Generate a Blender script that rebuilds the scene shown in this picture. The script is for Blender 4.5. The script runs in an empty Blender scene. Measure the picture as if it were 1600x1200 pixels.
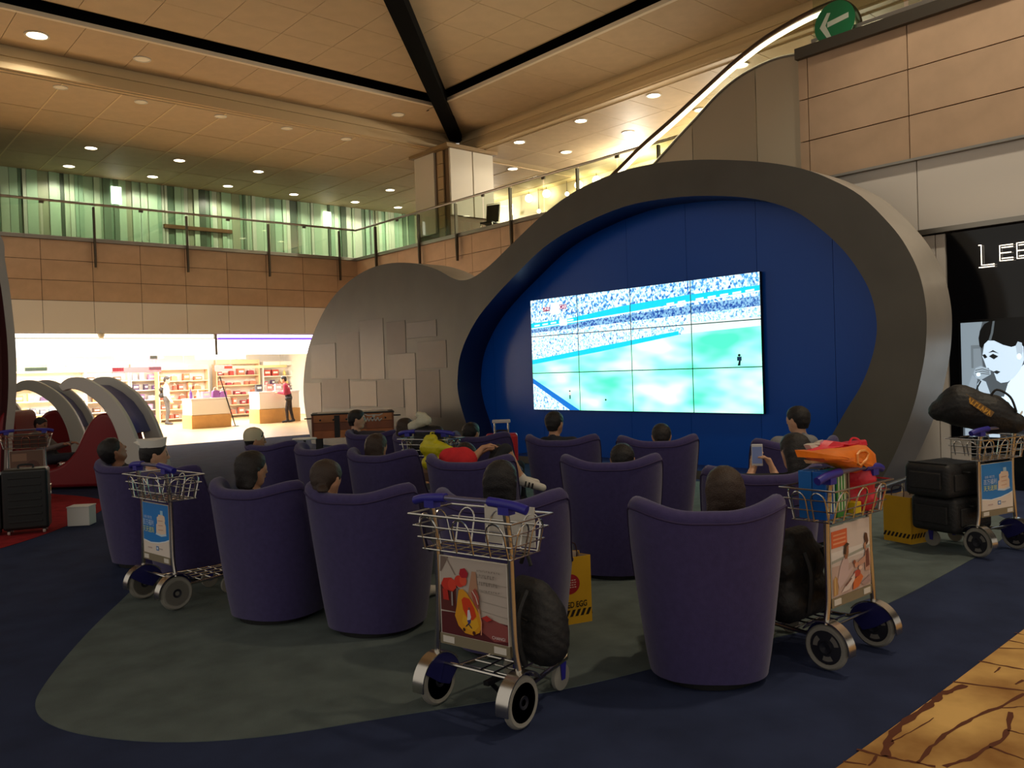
import bpy, bmesh, math, random
import numpy as np
from mathutils import Vector, Matrix

# ------------------------------------------------------------------ camera, world, lights, exposure
SC = bpy.context.scene
COL = SC.collection
F_PX = 1287.0
CAM_H = 1.6
ROT = np.array([[0.7513805, 0.03583126, -0.65889564],
                [-0.65899913, -0.01051311, -0.75207022],
                [-0.03387466, 0.99930255, 0.01571342]])
CAM = np.array([0.0, 0.0, CAM_H])
cam_data = bpy.data.cameras.new('camera')
cam = bpy.data.objects.new('camera', cam_data)
COL.objects.link(cam)
cam_data.sensor_width = 36.0
cam_data.lens = 36.0 * F_PX / 1600.0
cam_data.clip_end = 200
cam.matrix_world = Matrix([[*ROT[0], 0], [*ROT[1], 0], [*ROT[2], CAM_H], [0, 0, 0, 1]])
SC.camera = cam

SC.view_settings.view_transform = 'Standard'
SC.view_settings.look = 'None'
SC.view_settings.gamma = 1
SC.view_settings.use_curve_mapping = False
SC.view_settings.exposure = 0.0
SC.cycles.use_denoising = True
SC.cycles.max_bounces = 6
SC.cycles.diffuse_bounces = 3
SC.cycles.glossy_bounces = 3
SC.cycles.transparent_max_bounces = 16
SC.cycles.sample_clamp_indirect = 4.0
SC.cycles.caustics_reflective = False
SC.cycles.caustics_refractive = False

world = bpy.data.worlds.new('terminal_air')
SC.world = world
world.use_nodes = True
wb = world.node_tree.nodes['Background']
wb.inputs[0].default_value = (1.0, 0.92, 0.80, 1)      # the rest of the warm lit terminal hall
wb.inputs[1].default_value = 0.50


def lamp(name, kind, loc, energy, color=(1, .8, .55), size=.3, target=None, spot=1.6, blend=.6, sy=None):
    d = bpy.data.lights.new(name, kind)
    d.energy = energy
    d.color = color
    if kind == 'AREA':
        d.size = size
        if sy:
            d.shape = 'RECTANGLE'
            d.size_y = sy
    else:
        d.shadow_soft_size = size
    if kind == 'SPOT':
        d.spot_size = spot
        d.spot_blend = blend
    o = bpy.data.objects.new(name, d)
    COL.objects.link(o)
    o.location = loc
    if target is not None:
        o.rotation_euler = (Vector(target) - Vector(loc)).to_track_quat('-Z', 'Y').to_euler()
    return o


# downlights of the concourse ceiling above and behind the camera
WARM = (1.0, .82, .58)
for lx, ly, e in ((6.5, 0.2, 700), (10.0, 1.0, 420), (3.0, -2.5, 260), (7.5, -3.5, 300), (-2.5, 6.0, 90), (-3.5, 11.0, 90)):
    lamp('concourse_downlight', 'SPOT', (lx, ly, 9.4), e, WARM, .25, (lx, ly, 0), 1.5, .7)
lamp('wall_fill_spot', 'SPOT', (8.2, 2.6, 9.3), 700, (1, .88, .70), .2, (10.8, 3.0, 4.2), 1.3, .7)  # added fill aimed at the right-hand block, not a known fitting
# added upward fill brightening the right gallery ceiling, no fitting behind it
lamp('gallery_fill_light', 'AREA', (18.6, 14.0, 6.9), 90, (1, .84, .62), 1.0, (17.4, 14.0, 12), sy=16)


# ------------------------------------------------------------------ pixel helpers (a pixel gives a direction; a surface gives the distance)
def at(px, py, ax, v):
    r = ROT @ np.array([px - 800.0, 600.0 - py, -F_PX])
    t = (v - CAM[ax]) / r[ax]
    return Vector(CAM + t * r)


# ------------------------------------------------------------------ materials
def lin(c):
    return tuple((x / 12.92 if x <= .04045 else ((x + .055) / 1.055) ** 2.4) for x in (v / 255.0 for v in c))


MATS = {}


def mat(name, rgb, rough=.6, metal=0., noise=0., nscale=8., bump=0., bscale=40., emit=0., spec=.5, sheen=0., trans=0., coat=0.):
    if name in MATS:
        return MATS[name]
    m = bpy.data.materials.new(name)
    m.use_nodes = True
    nt = m.node_tree
    b = nt.nodes['Principled BSDF']
    c = (*lin(rgb), 1)
    b.inputs['Base Color'].default_value = c
    b.inputs['Roughness'].default_value = rough
    b.inputs['Metallic'].default_value = metal
    b.inputs['Specular IOR Level'].default_value = spec
    if sheen:
        b.inputs['Sheen Weight'].default_value = sheen
    if coat:
        b.inputs['Coat Weight'].default_value = coat
    if trans:
        b.inputs['Transmission Weight'].default_value = trans
    if emit:
        b.inputs['Emission Color'].default_value = c
        b.inputs['Emission Strength'].default_value = emit
    if noise or bump:
        tc = nt.nodes.new('ShaderNodeTexCoord')
    if noise:
        n = nt.nodes.new('ShaderNodeTexNoise')
        n.inputs['Scale'].default_value = nscale
        n.inputs['Detail'].default_value = 6
        nt.links.new(tc.outputs['Object'], n.inputs['Vector'])
        mx = nt.nodes.new('ShaderNodeMix')
        mx.data_type = 'RGBA'
        lo = tuple(x * (1 - noise) for x in c[:3]) + (1,)
        hi = tuple(min(1, x * (1 + noise)) for x in c[:3]) + (1,)
        mx.inputs[6].default_value = lo
        mx.inputs[7].default_value = hi
        rmp = nt.nodes.new('ShaderNodeMapRange')
        rmp.inputs[1].default_value = .3
        rmp.inputs[2].default_value = .7
        nt.links.new(n.outputs['Fac'], rmp.inputs[0])
        nt.links.new(rmp.outputs[0], mx.inputs[0])
        nt.links.new(mx.outputs[2], b.inputs['Base Color'])
    if bump:
        n2 = nt.nodes.new('ShaderNodeTexNoise')
        n2.inputs['Scale'].default_value = bscale
        n2.inputs['Detail'].default_value = 4
        nt.links.new(tc.outputs['Object'], n2.inputs['Vector'])
        bp = nt.nodes.new('ShaderNodeBump')
        bp.inputs['Strength'].default_value = bump
        bp.inputs['Distance'].default_value = .01
        nt.links.new(n2.outputs['Fac'], bp.inputs['Height'])
        nt.links.new(bp.outputs[0], b.inputs['Normal'])
    MATS[name] = m
    return m


def glass(name, tint=(235, 240, 230), refl=.10):
    if name in MATS:
        return MATS[name]
    m = bpy.data.materials.new(name)
    m.use_nodes = True
    nt = m.node_tree
    nt.nodes.remove(nt.nodes['Principled BSDF'])
    out = nt.nodes['Material Output']
    t = nt.nodes.new('ShaderNodeBsdfTransparent')
    t.inputs[0].default_value = (*lin(tint), 1)
    g = nt.nodes.new('ShaderNodeBsdfGlossy')
    g.inputs['Roughness'].default_value = .02
    mx = nt.nodes.new('ShaderNodeMixShader')
    mx.inputs[0].default_value = refl
    nt.links.new(t.outputs[0], mx.inputs[1])
    nt.links.new(g.outputs[0], mx.inputs[2])
    nt.links.new(mx.outputs[0], out.inputs[0])
    MATS[name] = m
    return m


def flat(rgb, emit=0., rough=.6):
    return mat('print_%d_%d_%d_%g_%g' % (*rgb, emit, rough), rgb, rough, emit=emit)


# ------------------------------------------------------------------ mesh builder
class MB:
    def __init__(self):
        self.v, self.f, self.m = [], [], []

    def add(self, verts, faces, mi=0):
        o = len(self.v)
        self.v += [tuple(p) for p in verts]
        self.f += [tuple(i + o for i in fc) for fc in faces]
        self.m += [mi] * len(faces)
        return self

    def box(self, c, s, mi=0, rot=None, taper=1.0):
        x, y, z = (k / 2 for k in s)
        vs = [Vector((sx * x * (taper if sz > 0 else 1), sy * y * (taper if sz > 0 else 1), sz * z)) for sz in (-1, 1) for sy in (-1, 1) for sx in (-1, 1)]
        if rot is not None:
            vs = [rot @ p for p in vs]
        c = Vector(c)
        return self.add([p + c for p in vs], [(0, 2, 3, 1), (4, 5, 7, 6), (0, 1, 5, 4), (2, 6, 7, 3), (0, 4, 6, 2), (1, 3, 7, 5)], mi)

    def bar(self, a, b, w, h, mi=0, up=(0, 0, 1)):
        a, b = Vector(a), Vector(b)
        d = b - a
        L = d.length
        d.normalize()
        u = Vector(up)
        s = d.cross(u)
        if s.length < 1e-4:
            s = d.cross(Vector((1, 0, 0)))
        s.normalize()
        u = s.cross(d)
        rot = Matrix((d, s, u)).transposed()
        return self.box((a + b) / 2, (L, w, h), mi, rot)

    def tube(self, pts, r, n=8, mi=0, closed=False, radii=None):
        P = [Vector(p) for p in pts]
        N = len(P)
        rings = []
        prev = None
        for i in range(N):
            if closed:
                d = P[(i + 1) % N] - P[i - 1]
            else:
                d = P[min(i + 1, N - 1)] - P[max(i - 1, 0)]
            d.normalize()
            if prev is None:
                u = Vector((0, 0, 1)) if abs(d.z) < .9 else Vector((1, 0, 0))
            else:
                u = prev
            s = d.cross(u)
            if s.length < 1e-5:
                s = d.cross(Vector((0, 1, 0)))
            s.normalize()
            u = s.cross(d).normalized()
            prev = u
            rr = radii[i] if radii else r
            rings.append([P[i] + (s * math.cos(2 * math.pi * k / n) + u * math.sin(2 * math.pi * k / n)) * rr for k in range(n)])
        vs = [p for rg in rings for p in rg]
        fs = []
        M = N if closed else N - 1
        for i in range(M):
            j = (i + 1) % N
            for k in range(n):
                l = (k + 1) % n
                fs.append((i * n + k, i * n + l, j * n + l, j * n + k))
        if not closed:
            fs.append(tuple(range(n))[::-1])
            fs.append(tuple((N - 1) * n + k for k in range(n)))
        return self.add(vs, fs, mi)

    def lathe(self, prof, n=24, mi=0, c=(0, 0, 0), axis='z', sx=1, sy=1):
        c = Vector(c)
        vs, fs = [], []
        for r, z in prof:
            for k in range(n):
                a = 2 * math.pi * k / n
                p = (r * math.cos(a) * sx, r * math.sin(a) * sy, z)
                if axis == 'y':
                    p = (p[0], p[2], p[1])
                elif axis == 'x':
                    p = (p[2], p[0], p[1])
                vs.append(c + Vector(p))
        for i in range(len(prof) - 1):
            for k in range(n):
                l = (k + 1) % n
                fs.append((i * n + k, i * n + l, (i + 1) * n + l, (i + 1) * n + k))
        fs.append(tuple(range(n))[::-1])
        fs.append(tuple((len(prof) - 1) * n + k for k in range(n)))
        return self.add(vs, fs, mi)

    def prism(self, poly, f0, f1, mi=0):
        """poly: list of 2-D points; f0/f1 map a 2-D point to the two 3-D faces."""
        n = len(poly)
        vs = [Vector(f0(p)) for p in poly] + [Vector(f1(p)) for p in poly]
        fs = [tuple(range(n))[::-1], tuple(range(n, 2 * n))]
        fs += [(i, (i + 1) % n, n + (i + 1) % n, n + i) for i in range(n)]
        return self.add(vs, fs, mi)

    def grid(self, rows, mi=0, wrap=False):
        nr, nc = len(rows), len(rows[0])
        vs = [p for r in rows for p in r]
        fs = []
        for i in range(nr - 1):
            for k in range(nc if wrap else nc - 1):
                l = (k + 1) % nc
                fs.append((i * nc + k, i * nc + l, (i + 1) * nc + l, (i + 1) * nc + k))
        return self.add(vs, fs, mi)

    def mesh(self, name, mats, smooth=False):
        me = bpy.data.meshes.new(name)
        me.from_pydata([tuple(p) for p in self.v], [], self.f)
        for m in (mats if isinstance(mats, (list, tuple)) else [mats]):
            me.materials.append(m)
        me.polygons.foreach_set('material_index', self.m)
        bm = bmesh.new()
        bm.from_mesh(me)
        bmesh.ops.recalc_face_normals(bm, faces=bm.faces)
        bm.to_mesh(me)
        bm.free()
        if smooth:
            me.shade_smooth()
            me.set_sharp_from_angle(angle=math.radians(smooth if smooth is not True else 45))
        return me

    def build(self, name, mats, parent=None, smooth=False, bevel=0, loc=None, rz=0, segs=2):
        o = bpy.data.objects.new(name, self.mesh(name, mats, smooth))
        COL.objects.link(o)
        o.parent = parent
        if loc is not None:
            o.location = loc
        if rz:
            o.rotation_euler.z = rz
        if bevel:
            b = o.modifiers.new('bevel', 'BEVEL')
            b.width = bevel
            b.segments = segs
            b.limit_method = 'ANGLE'
            b.angle_limit = math.radians(40)
        return o


def empty(name, loc=(0, 0, 0), rz=0, parent=None):
    o = bpy.data.objects.new(name, None)
    o.empty_display_size = .1
    COL.objects.link(o)
    o.location = loc
    o.rotation_euler.z = rz
    o.parent = parent
    return o


def tag(o, label=None, cat=None, group=None, kind=None):
    if label:
        o['label'] = label
    if cat:
        o['category'] = cat
    if group:
        o['group'] = group
    if kind:
        o['kind'] = kind
    return o


def struct(o, label=None):
    o['kind'] = 'structure'
    if label:
        o['label'] = label
    return o


def inst(name, me, loc, parent=None, rot=None, scale=None):
    o = bpy.data.objects.new(name, me)
    COL.objects.link(o)
    o.parent = parent
    o.location = loc
    if rot is not None:
        o.rotation_euler = rot
    if scale is not None:
        o.scale = scale
    return o


def copy_tree(o, parent=None):
    c = o.copy()
    COL.objects.link(c)
    c.parent = parent
    for ch in list(o.children):
        copy_tree(ch, c)
    return c


def frame(origin, right, up):
    r = Vector(right).normalized()
    u = Vector(up).normalized()
    n = r.cross(u).normalized()
    M = Matrix((r, u, n)).transposed().to_4x4()
    M.translation = Vector(origin)
    return M


class Print:
    """flat print: coloured polygons in sheet coordinates, stacked fractions of a millimetre apart"""

    def __init__(self, w, h, step=.0004):
        self.w, self.h, self.step = w, h, step
        self.mb, self.mats, self.z = MB(), [], step

    def slot(self, m):
        if m not in self.mats:
            self.mats.append(m)
        return self.mats.index(m)

    def poly(self, pts, m):
        n = len(pts)
        self.mb.add([(p[0] * self.w, p[1] * self.h, self.z) for p in pts], [tuple(range(n))], self.slot(m))
        self.z += self.step
        return self

    def rect(self, x0, y0, x1, y1, m):
        return self.poly([(x0, y0), (x1, y0), (x1, y1), (x0, y1)], m)

    def disc(self, cx, cy, rx, ry, m, n=24, a=0):
        ca, sa = math.cos(a), math.sin(a)
        return self.poly([(cx + (rx * math.cos(t) * ca - ry * math.sin(t) * sa), cy + (rx * math.cos(t) * sa + ry * math.sin(t) * ca)) for t in (2 * math.pi * k / n for k in range(n))], m)

    def line(self, pts, wd, m):
        a = self.w / self.h
        for (x0, y0), (x1, y1) in zip(pts[:-1], pts[1:]):
            dx, dy = (x1 - x0) * a, (y1 - y0)
            L = math.hypot(dx, dy) or 1
            nx, ny = -dy / L * wd / 2 / a, dx / L * wd / 2
            self.poly([(x0 - nx, y0 - ny), (x1 - nx, y1 - ny), (x1 + nx, y1 + ny), (x0 + nx, y0 + ny)], m)
            self.z -= self.step
        self.z += self.step
        return self

    def build(self, name, parent, M):
        o = bpy.data.objects.new(name, None)
        me = bpy.data.meshes.new(name)
        me.from_pydata(self.mb.v, [], self.mb.f)
        for m in self.mats:
            me.materials.append(m)
        me.polygons.foreach_set('material_index', self.mb.m)
        o = bpy.data.objects.new(name, me)
        COL.objects.link(o)
        o.parent = parent
        o.matrix_local = M
        return o


def text(s, size, m, parent, M, name='lettering', depth=0., align='CENTER', sx=1.0, off=0.):
    cu = bpy.data.curves.new(name, 'FONT')
    cu.body = s
    cu.size = size
    cu.align_x = align
    cu.align_y = 'CENTER'
    cu.extrude = depth
    cu.offset = off
    t = bpy.data.objects.new('tmp_text', cu)
    COL.objects.link(t)
    dg = bpy.context.evaluated_depsgraph_get()
    me = bpy.data.meshes.new_from_object(t.evaluated_get(dg))
    bpy.data.objects.remove(t)
    me.materials.clear()
    me.materials.append(m)
    o = bpy.data.objects.new(name, me)
    COL.objects.link(o)
    o.parent = parent
    o.matrix_local = M @ Matrix.Diagonal((sx, 1, 1, 1))
    return o


random.seed(7)
CHROME = mat('chrome', (205, 200, 192), .22, 1.)
STEEL = mat('brushed_steel', (170, 165, 155), .38, 1.)
DARKSTEEL = mat('dark_bronze_steel', (95, 88, 78), .45, .8)
BLACK = mat('black_plastic', (18, 18, 20), .45)
RUBBER = mat('grey_rubber', (120, 116, 108), .8)
WHITE = mat('white_paint', (225, 222, 215), .5)

# ================================================================== THE HALL
MOD = 1.357                      # cladding module measured along both walls
YA, XB, XR = 26.5, 15.85, 10.8   # far wall, far gallery wall, right-hand block
Z_OPEN, Z_WHITE, Z_SLAB, Z_RAIL = 3.14, 4.08, 5.83, 6.94
Z_LOW, Z_PAN = 9.0, 9.6
Y_FAS, X_FAS = 22.25, 17.45      # fascia beams of the coffer
Y_GAP, X_GAP = 19.9, 14.75       # dark gap around the raised ceiling

M_CARPET = mat('navy_carpet', (50, 58, 86), .95, noise=.18, nscale=3., bump=.5, bscale=350, spec=.1)
M_CARPET2 = mat('grey_green_carpet', (98, 108, 106), .95, noise=.18, nscale=4., bump=.5, bscale=350, spec=.1)
M_REDCARPET = mat('red_carpet', (150, 40, 44), .95, noise=.2, bump=.4, bscale=350, spec=.1)
M_STONE = mat('travertine', (198, 166, 134), .55, noise=.10, nscale=2.2, bump=.05)
M_CREAM = mat('cream_panel', (236, 228, 216), .45)
M_JOINT = mat('dark_joint', (70, 50, 36), .8)
M_CEIL = mat('ceiling_metal_panel', (205, 180, 142), .6, noise=.05, nscale=3)
M_CEILJ = mat('ceiling_joint', (232, 210, 165), .6)
M_CEILU = mat('raised_ceiling_tile', (204, 180, 142), .7, noise=.05, nscale=2)
M_LIP = mat('ceiling_lip', (240, 226, 200), .5)
M_BLACKSTRIP = mat('black_ceiling_strip', (7, 6, 5), .9, spec=.05)
M_TILEFLOOR = mat('shop_stone_floor', (206, 174, 130), .35, noise=.06, nscale=1.5)

# ---- floors
fl = MB().box((10, 9, -.05), (60, 60, .1)).build('floor', M_CARPET)
struct(fl, 'dark navy carpet of the lounge floor')
# sweeping grey-green inlay
px = [(205, 925), (150, 975), (100, 1030), (62, 1080), (52, 1105), (68, 1130), (130, 1151), (260, 1163), (420, 1153), (600, 1122), (760, 1098),
      (900, 1075), (1040, 1040), (1170, 1005), (1290, 980), (1390, 945), (1500, 885), (1560, 850)]
pts = [at(x, y, 2, 0) for x, y in px] + [Vector((8.8, 2.75, 0)), Vector((9.3, 3.4, 0)), Vector((9.3, 9.0, 0)), Vector((6.2, 9.8, 0)), Vector((4.0, 9.3, 0)), Vector((2.6, 8.0, 0))]
p2 = [(p.x, p.y) for p in pts]


def chaikin(p, n=2):
    for _ in range(n):
        q = []
        for i in range(len(p)):
            a, b = p[i], p[(i + 1) % len(p)]
            q += [(a[0] * .75 + b[0] * .25, a[1] * .75 + b[1] * .25), (a[0] * .25 + b[0] * .75, a[1] * .25 + b[1] * .75)]
        p = q
    return p


inl = MB().prism(chaikin(p2), lambda p: (p[0], p[1], 0.0005), lambda p: (p[0], p[1], .004)).build('floor_inlay', M_CARPET2, fl)
inl['label'] = 'curved grey green carpet inlay'
rp = [(-6, 9.0), (1.2, 9.35), (1.75, 9.75), (2.4, 10.55), (3.0, 11.4), (3.3, 12.6), (2.6, 14.5), (-6, 16)]
o = MB().prism(chaikin(rp), lambda p: (p[0], p[1], .0005), lambda p: (p[0], p[1], .004)).build('floor_red_area', M_REDCARPET, fl)
o['label'] = 'red carpet area under the game pods'

# tan walkway carpet with printed brown crack lines
M_TAN = bpy.data.materials.new('tan_stone_print_carpet')
M_TAN.use_nodes = True
nt = M_TAN.node_tree
b = nt.nodes['Principled BSDF']
b.inputs['Roughness'].default_value = .9
tc = nt.nodes.new('ShaderNodeTexCoord')
n1 = nt.nodes.new('ShaderNodeTexNoise')
n1.inputs['Scale'].default_value = 2.2
n1.inputs['Detail'].default_value = 8
cr = nt.nodes.new('ShaderNodeValToRGB')
cr.color_ramp.elements[0].position = .32
cr.color_ramp.elements[0].color = (*lin((150, 104, 48)), 1)
cr.color_ramp.elements[1].position = .68
cr.color_ramp.elements[1].color = (*lin((222, 178, 104)), 1)
nt.links.new(tc.outputs['Object'], n1.inputs['Vector'])
nt.links.new(n1.outputs['Fac'], cr.inputs[0])
nt.links.new(cr.outputs[0], b.inputs['Base Color'])
walk = MB().prism([(-4, 1.52), (2.6, 1.6), (3.93, 1.615), (5.34, 1.65), (9.0, 1.72), (22, 1.8), (22, -9), (-4, -9)], lambda p: (p[0], p[1], .0005), lambda p: (p[0], p[1], .005)).build('floor_walkway', M_TAN, fl)
walk['label'] = 'tan walkway carpet printed with cracked stone'
M_CRACK = mat('brown_crack_print', (96, 48, 22), .9)
zx = lambda x, y: (1150 + x / 3.529, 860 + y / 3.529)
cracks = [([(1262, 748), (1190, 778), (1130, 800), (1095, 835), (1060, 862), (960, 932), (890, 985), (850, 1040), (830, 1090), (830, 1145)], .030),
          ([(1200, 732), (1400, 755), (1588, 780)], .014), ([(1340, 615), (1460, 640), (1588, 662)], .014),
          ([(1588, 795), (1480, 860), (1330, 920), (1230, 970), (1130, 1040), (1060, 1110), (1000, 1180)], .016),
          ([(1470, 875), (1588, 868)], .008), ([(1515, 900), (1505, 990), (1480, 1040), (1400, 1090), (1280, 1160), (1150, 1200)], .018),
          ([(1500, 1000), (1588, 1020)], .008), ([(670, 1105), (800, 1140), (900, 1160), (1000, 1180), (1100, 1200)], .014),
          ([(590, 1170), (720, 1190)], .010), ([(780, 1140), (730, 1195)], .010), ([(1588, 720), (1540, 745)], .012), ([(1460, 650), (1425, 680)], .008),
          ([(1450, 545), (1588, 548)], .010), ([(1500, 500), (1588, 520)], .010), ([(1540, 460), (1588, 470)], .010),
          ([(1400, 1090), (1588, 1160)], .010), ([(860, 1065), (960, 1010), (1090, 930)], .005)]
mb = MB()
for ln, w in cracks:
    P = [at(*zx(*p), 2, 0) for p in ln]
    Q = []
    for i in range(len(P) - 1):
        for k in range(4):
            Q.append(P[i].lerp(P[i + 1], k / 4) + Vector((random.uniform(-.004, .004), random.uniform(-.004, .004), 0)))
    Q.append(P[-1])
    L, R_ = [], []
    for i, p in enumerate(Q):
        d = (Q[min(i + 1, len(Q) - 1)] - Q[max(i - 1, 0)]).normalized()
        nrm = Vector((-d.y, d.x, 0))
        ww = w * (.75 + .25 * math.sin(i * 1.3)) * .7
        L.append((p.x + nrm.x * ww, p.y + nrm.y * ww, .0062))
        R_.append((p.x - nrm.x * ww, p.y - nrm.y * ww, .0062))
    mb.grid([L, R_])
rs = random.Random(3)
for k in range(26):                # the print goes on out of the photograph's sight
    x, y = rs.uniform(-3, 14), rs.uniform(-7, .6)
    a = rs.uniform(0, 6.28)
    L, R_ = [], []
    for i in range(14):
        a += rs.uniform(-.35, .35)
        x += .14 * math.cos(a)
        y += .14 * math.sin(a)
        if y > 1.3:
            break
        L.append((x - .012 * math.sin(a), y + .012 * math.cos(a), .0062))
        R_.append((x + .012 * math.sin(a), y - .012 * math.cos(a), .0062))
    if len(L) > 2:
        mb.grid([L, R_])
ck = mb.build('printed_crack_line', M_CRACK, walk)
ck['kind'] = 'stuff'

shopfloor = MB().prism([(-4, 21.55), (7.2, 21.5), (12, 21.25), (18, 21.0), (18, 37), (-4, 37)], lambda p: (p[0], p[1], .0005), lambda p: (p[0], p[1], .008)).build('floor_shop', M_TILEFLOOR, fl)
shopfloor['label'] = 'pale tan stone floor of the shop'


# ---- cladding helper: panels of one wall as objects of their own
def clad(parent, name, me_cache, m, w, h, place, t=.03):
    key = (round(w, 3), round(h, 3), m.name)
    if key not in me_cache:
        me_cache[key] = MB().box((0, 0, 0), (w - .014, t, h - .014)).mesh(name, m)
    o = inst(name, me_cache[key], place[0], parent, (0, 0, place[1]))
    return o


CACHE = {}
# wall A: stone balcony front over a cream band over the shop opening
wa = MB().box((6.0, YA + .26, (Z_OPEN + Z_SLAB) / 2), (20.4, .46, Z_SLAB - Z_OPEN)).box((6.0, 29.1, Z_SLAB - .12), (27, 5.2, .24)).build('wall_far', M_JOINT)
struct(wa, 'travertine gallery front above the bright shop')
xs0 = at(66, 468, 1, YA).x
rows = [(Z_WHITE + (Z_SLAB - Z_WHITE) / 3 * k, (Z_SLAB - Z_WHITE) / 3) for k in range(3)]
k0 = -6
while xs0 + k0 * MOD < XB - .2:
    x0 = xs0 + k0 * MOD
    x1 = min(x0 + MOD, XB)
    for z0, h in rows:
        clad(wa, 'stone_panel', CACHE, M_STONE, x1 - x0, h, (((x0 + x1) / 2, YA, z0 + h / 2), 0))
    clad(wa, 'cream_panel', CACHE, M_CREAM, x1 - x0, Z_WHITE - Z_OPEN, (((x0 + x1) / 2, YA, (Z_WHITE + Z_OPEN) / 2), 0))
    k0 += 1
MB().box((6.0, YA - .03, Z_SLAB + .03), (19.7, .14, .06)).build('slab_edge', STEEL, wa)
# wall B: far gallery front behind the black pod
wbw = MB().box((XB + .26, 16.3, Z_SLAB / 2), (.46, 20.4, Z_SLAB)).box((19.2, 16.3, Z_SLAB - .12), (6.7, 20.4, .24)).build('wall_gallery', M_JOINT)
struct(wbw, 'travertine front of the right-hand gallery')
k0 = 0
while YA - k0 * MOD > 7.2:
    y1 = YA - k0 * MOD
    y0 = y1 - MOD
    for z0, h in rows:
        clad(wbw, 'stone_panel', CACHE, M_STONE, MOD, h, ((XB, (y0 + y1) / 2, z0 + h / 2), math.pi / 2))
    clad(wbw, 'cream_panel', CACHE, M_CREAM, MOD, Z_WHITE, ((XB, (y0 + y1) / 2, Z_WHITE / 2), math.pi / 2))
    k0 += 1
MB().box((XB - .03, 16.9, Z_SLAB + .03), (.14, 19.2, .06)).build('slab_edge', STEEL, wbw)
# right-hand block beside the escalator
y_end, y_j = 6.0, 5.86
wr = MB().box((XR + 2.6, -.5, (Z_OPEN + Z_SLAB) / 2), (5.16, 12.94, Z_SLAB - Z_OPEN)).box((XR + 2.62, 5.0, Z_OPEN / 2), (5.12, 1.9, Z_OPEN)).build('wall_right', M_JOINT)
struct(wr, 'travertine block with cream band beside the escalator')
ys = [(y_j, y_end)] + [(y_j - (k + 1) * MOD, y_j - k * MOD) for k in range(8)]
for y0, y1 in ys:
    for z0, h in rows:
        clad(wr, 'stone_panel', CACHE, M_STONE, y1 - y0, h, ((XR, (y0 + y1) / 2, z0 + h / 2), math.pi / 2))
ycr = 4.42
for k in range(-1, 6):
    y1 = min(ycr - k * MOD, y_end)
    y0 = ycr - (k + 1) * MOD
    clad(wr, 'cream_panel', CACHE, M_CREAM, y1 - y0, Z_WHITE - Z_OPEN, ((XR - .01, (y0 + y1) / 2, (Z_WHITE + Z_OPEN) / 2), math.pi / 2))
for y0, y1 in ((4.10, 4.22), (4.22, 4.55), (4.55, 4.62), (4.62, 5.2), (5.2, 5.95)):
    clad(wr, 'cream_panel', CACHE, M_CREAM, y1 - y0, Z_OPEN - .02, ((XR, (y0 + y1) / 2, (Z_OPEN - .02) / 2), math.pi / 2), t=.05)
MB().box((XR - .05, -.4, Z_WHITE + .01), (.08, 12.8, .03)).build('shadow_gap_trim', STEEL, wr)
MB().box((XR - .02, -.4, Z_SLAB + .05), (.16, 12.8, .15)).build('slab_edge', DARKSTEEL, wr)
MB().box((XR - .05, -1.2, Z_OPEN + .02), (.1, 11.2, .06)).build('soffit_trim', STEEL, wr)

# ---- ceilings
ce = MB()
ce.box((6.0, (Y_FAS + 33) / 2, Z_LOW + .16), (28, 33 - Y_FAS, .24)).box(((X_FAS + 28) / 2, 10, Z_LOW + .16), (28 - X_FAS, 46, .24))
ceil = ce.build('ceiling', mat('ceiling_slab', (120, 98, 66), .8))
struct(ceil, 'warm metal panelled coffered ceiling')
M_ = {}


def cpanel(name, w, l, loc, m, t=.03, gap=.02, rz=0):
    key = (round(w, 3), round(l, 3), m.name)
    if key not in M_:
        M_[key] = MB().box((0, 0, 0), (w - gap, l - gap, t)).mesh(name, m)
    return inst(name, M_[key], loc, ceil, (0, 0, rz))


# joint backing (pale lines between the strips)
MB().box((5.7, (Y_FAS + 32) / 2, Z_LOW + .025), (34.5, 32 - Y_FAS - .2, .03)).build('ceiling_joint_backing', M_CEILJ, ceil)
MB().box((22.6, 13, Z_LOW + .022), (10.2, 30, .03)).build('ceiling_joint_backing', M_CEILJ, ceil)
xl = 7.3 - MOD / 2
for k in range(-6, 12):
    for j in range(4):
        l = (31.8 - Y_FAS) / 4
        cpanel('ceiling_panel', MOD, l, (xl + (k + .5) * MOD, Y_FAS + (j + .5) * l, Z_LOW - .005), M_CEIL, gap=.03)
bat = MB().box((0, 0, 0), (.035, 31.8 - Y_FAS, .012)).mesh('ceiling_batten', M_CEILJ)
for k in range(-6, 13):
    inst('ceiling_batten', bat, (xl + k * MOD, (Y_FAS + 31.8) / 2, Z_LOW - .026), ceil)
yl = 11.52 - MOD / 2
for k in range(-4, 8):
    for j in range(3):
        l = 1.62
        cpanel('ceiling_panel', l, MOD, (X_FAS + .2 + (j + .5) * l, yl + (k + .5) * MOD, Z_LOW - .006), M_CEIL, gap=.016)
# fascia beams
fb = MB()
fb.box((3.6, Y_FAS + .02, Z_LOW + .33), (27.3, .24, .66)).box((3.4, Y_FAS - .10, Z_LOW + .42), (26.6, .10, .16)).box((3.3, Y_FAS - .13, Z_LOW + .10), (26.3, .12, .14))
fb.box((X_FAS + .02, 6.5, Z_LOW + .33), (.24, 31.2, .66)).box((X_FAS - .10, 6.5, Z_LOW + .42), (.10, 30.9, .16)).box((X_FAS - .13, 6.5, Z_LOW + .10), (.12, 30.6, .14))
fb.build('fascia_beam', mat('fascia_paint', (214, 186, 140), .6), ceil)
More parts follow.
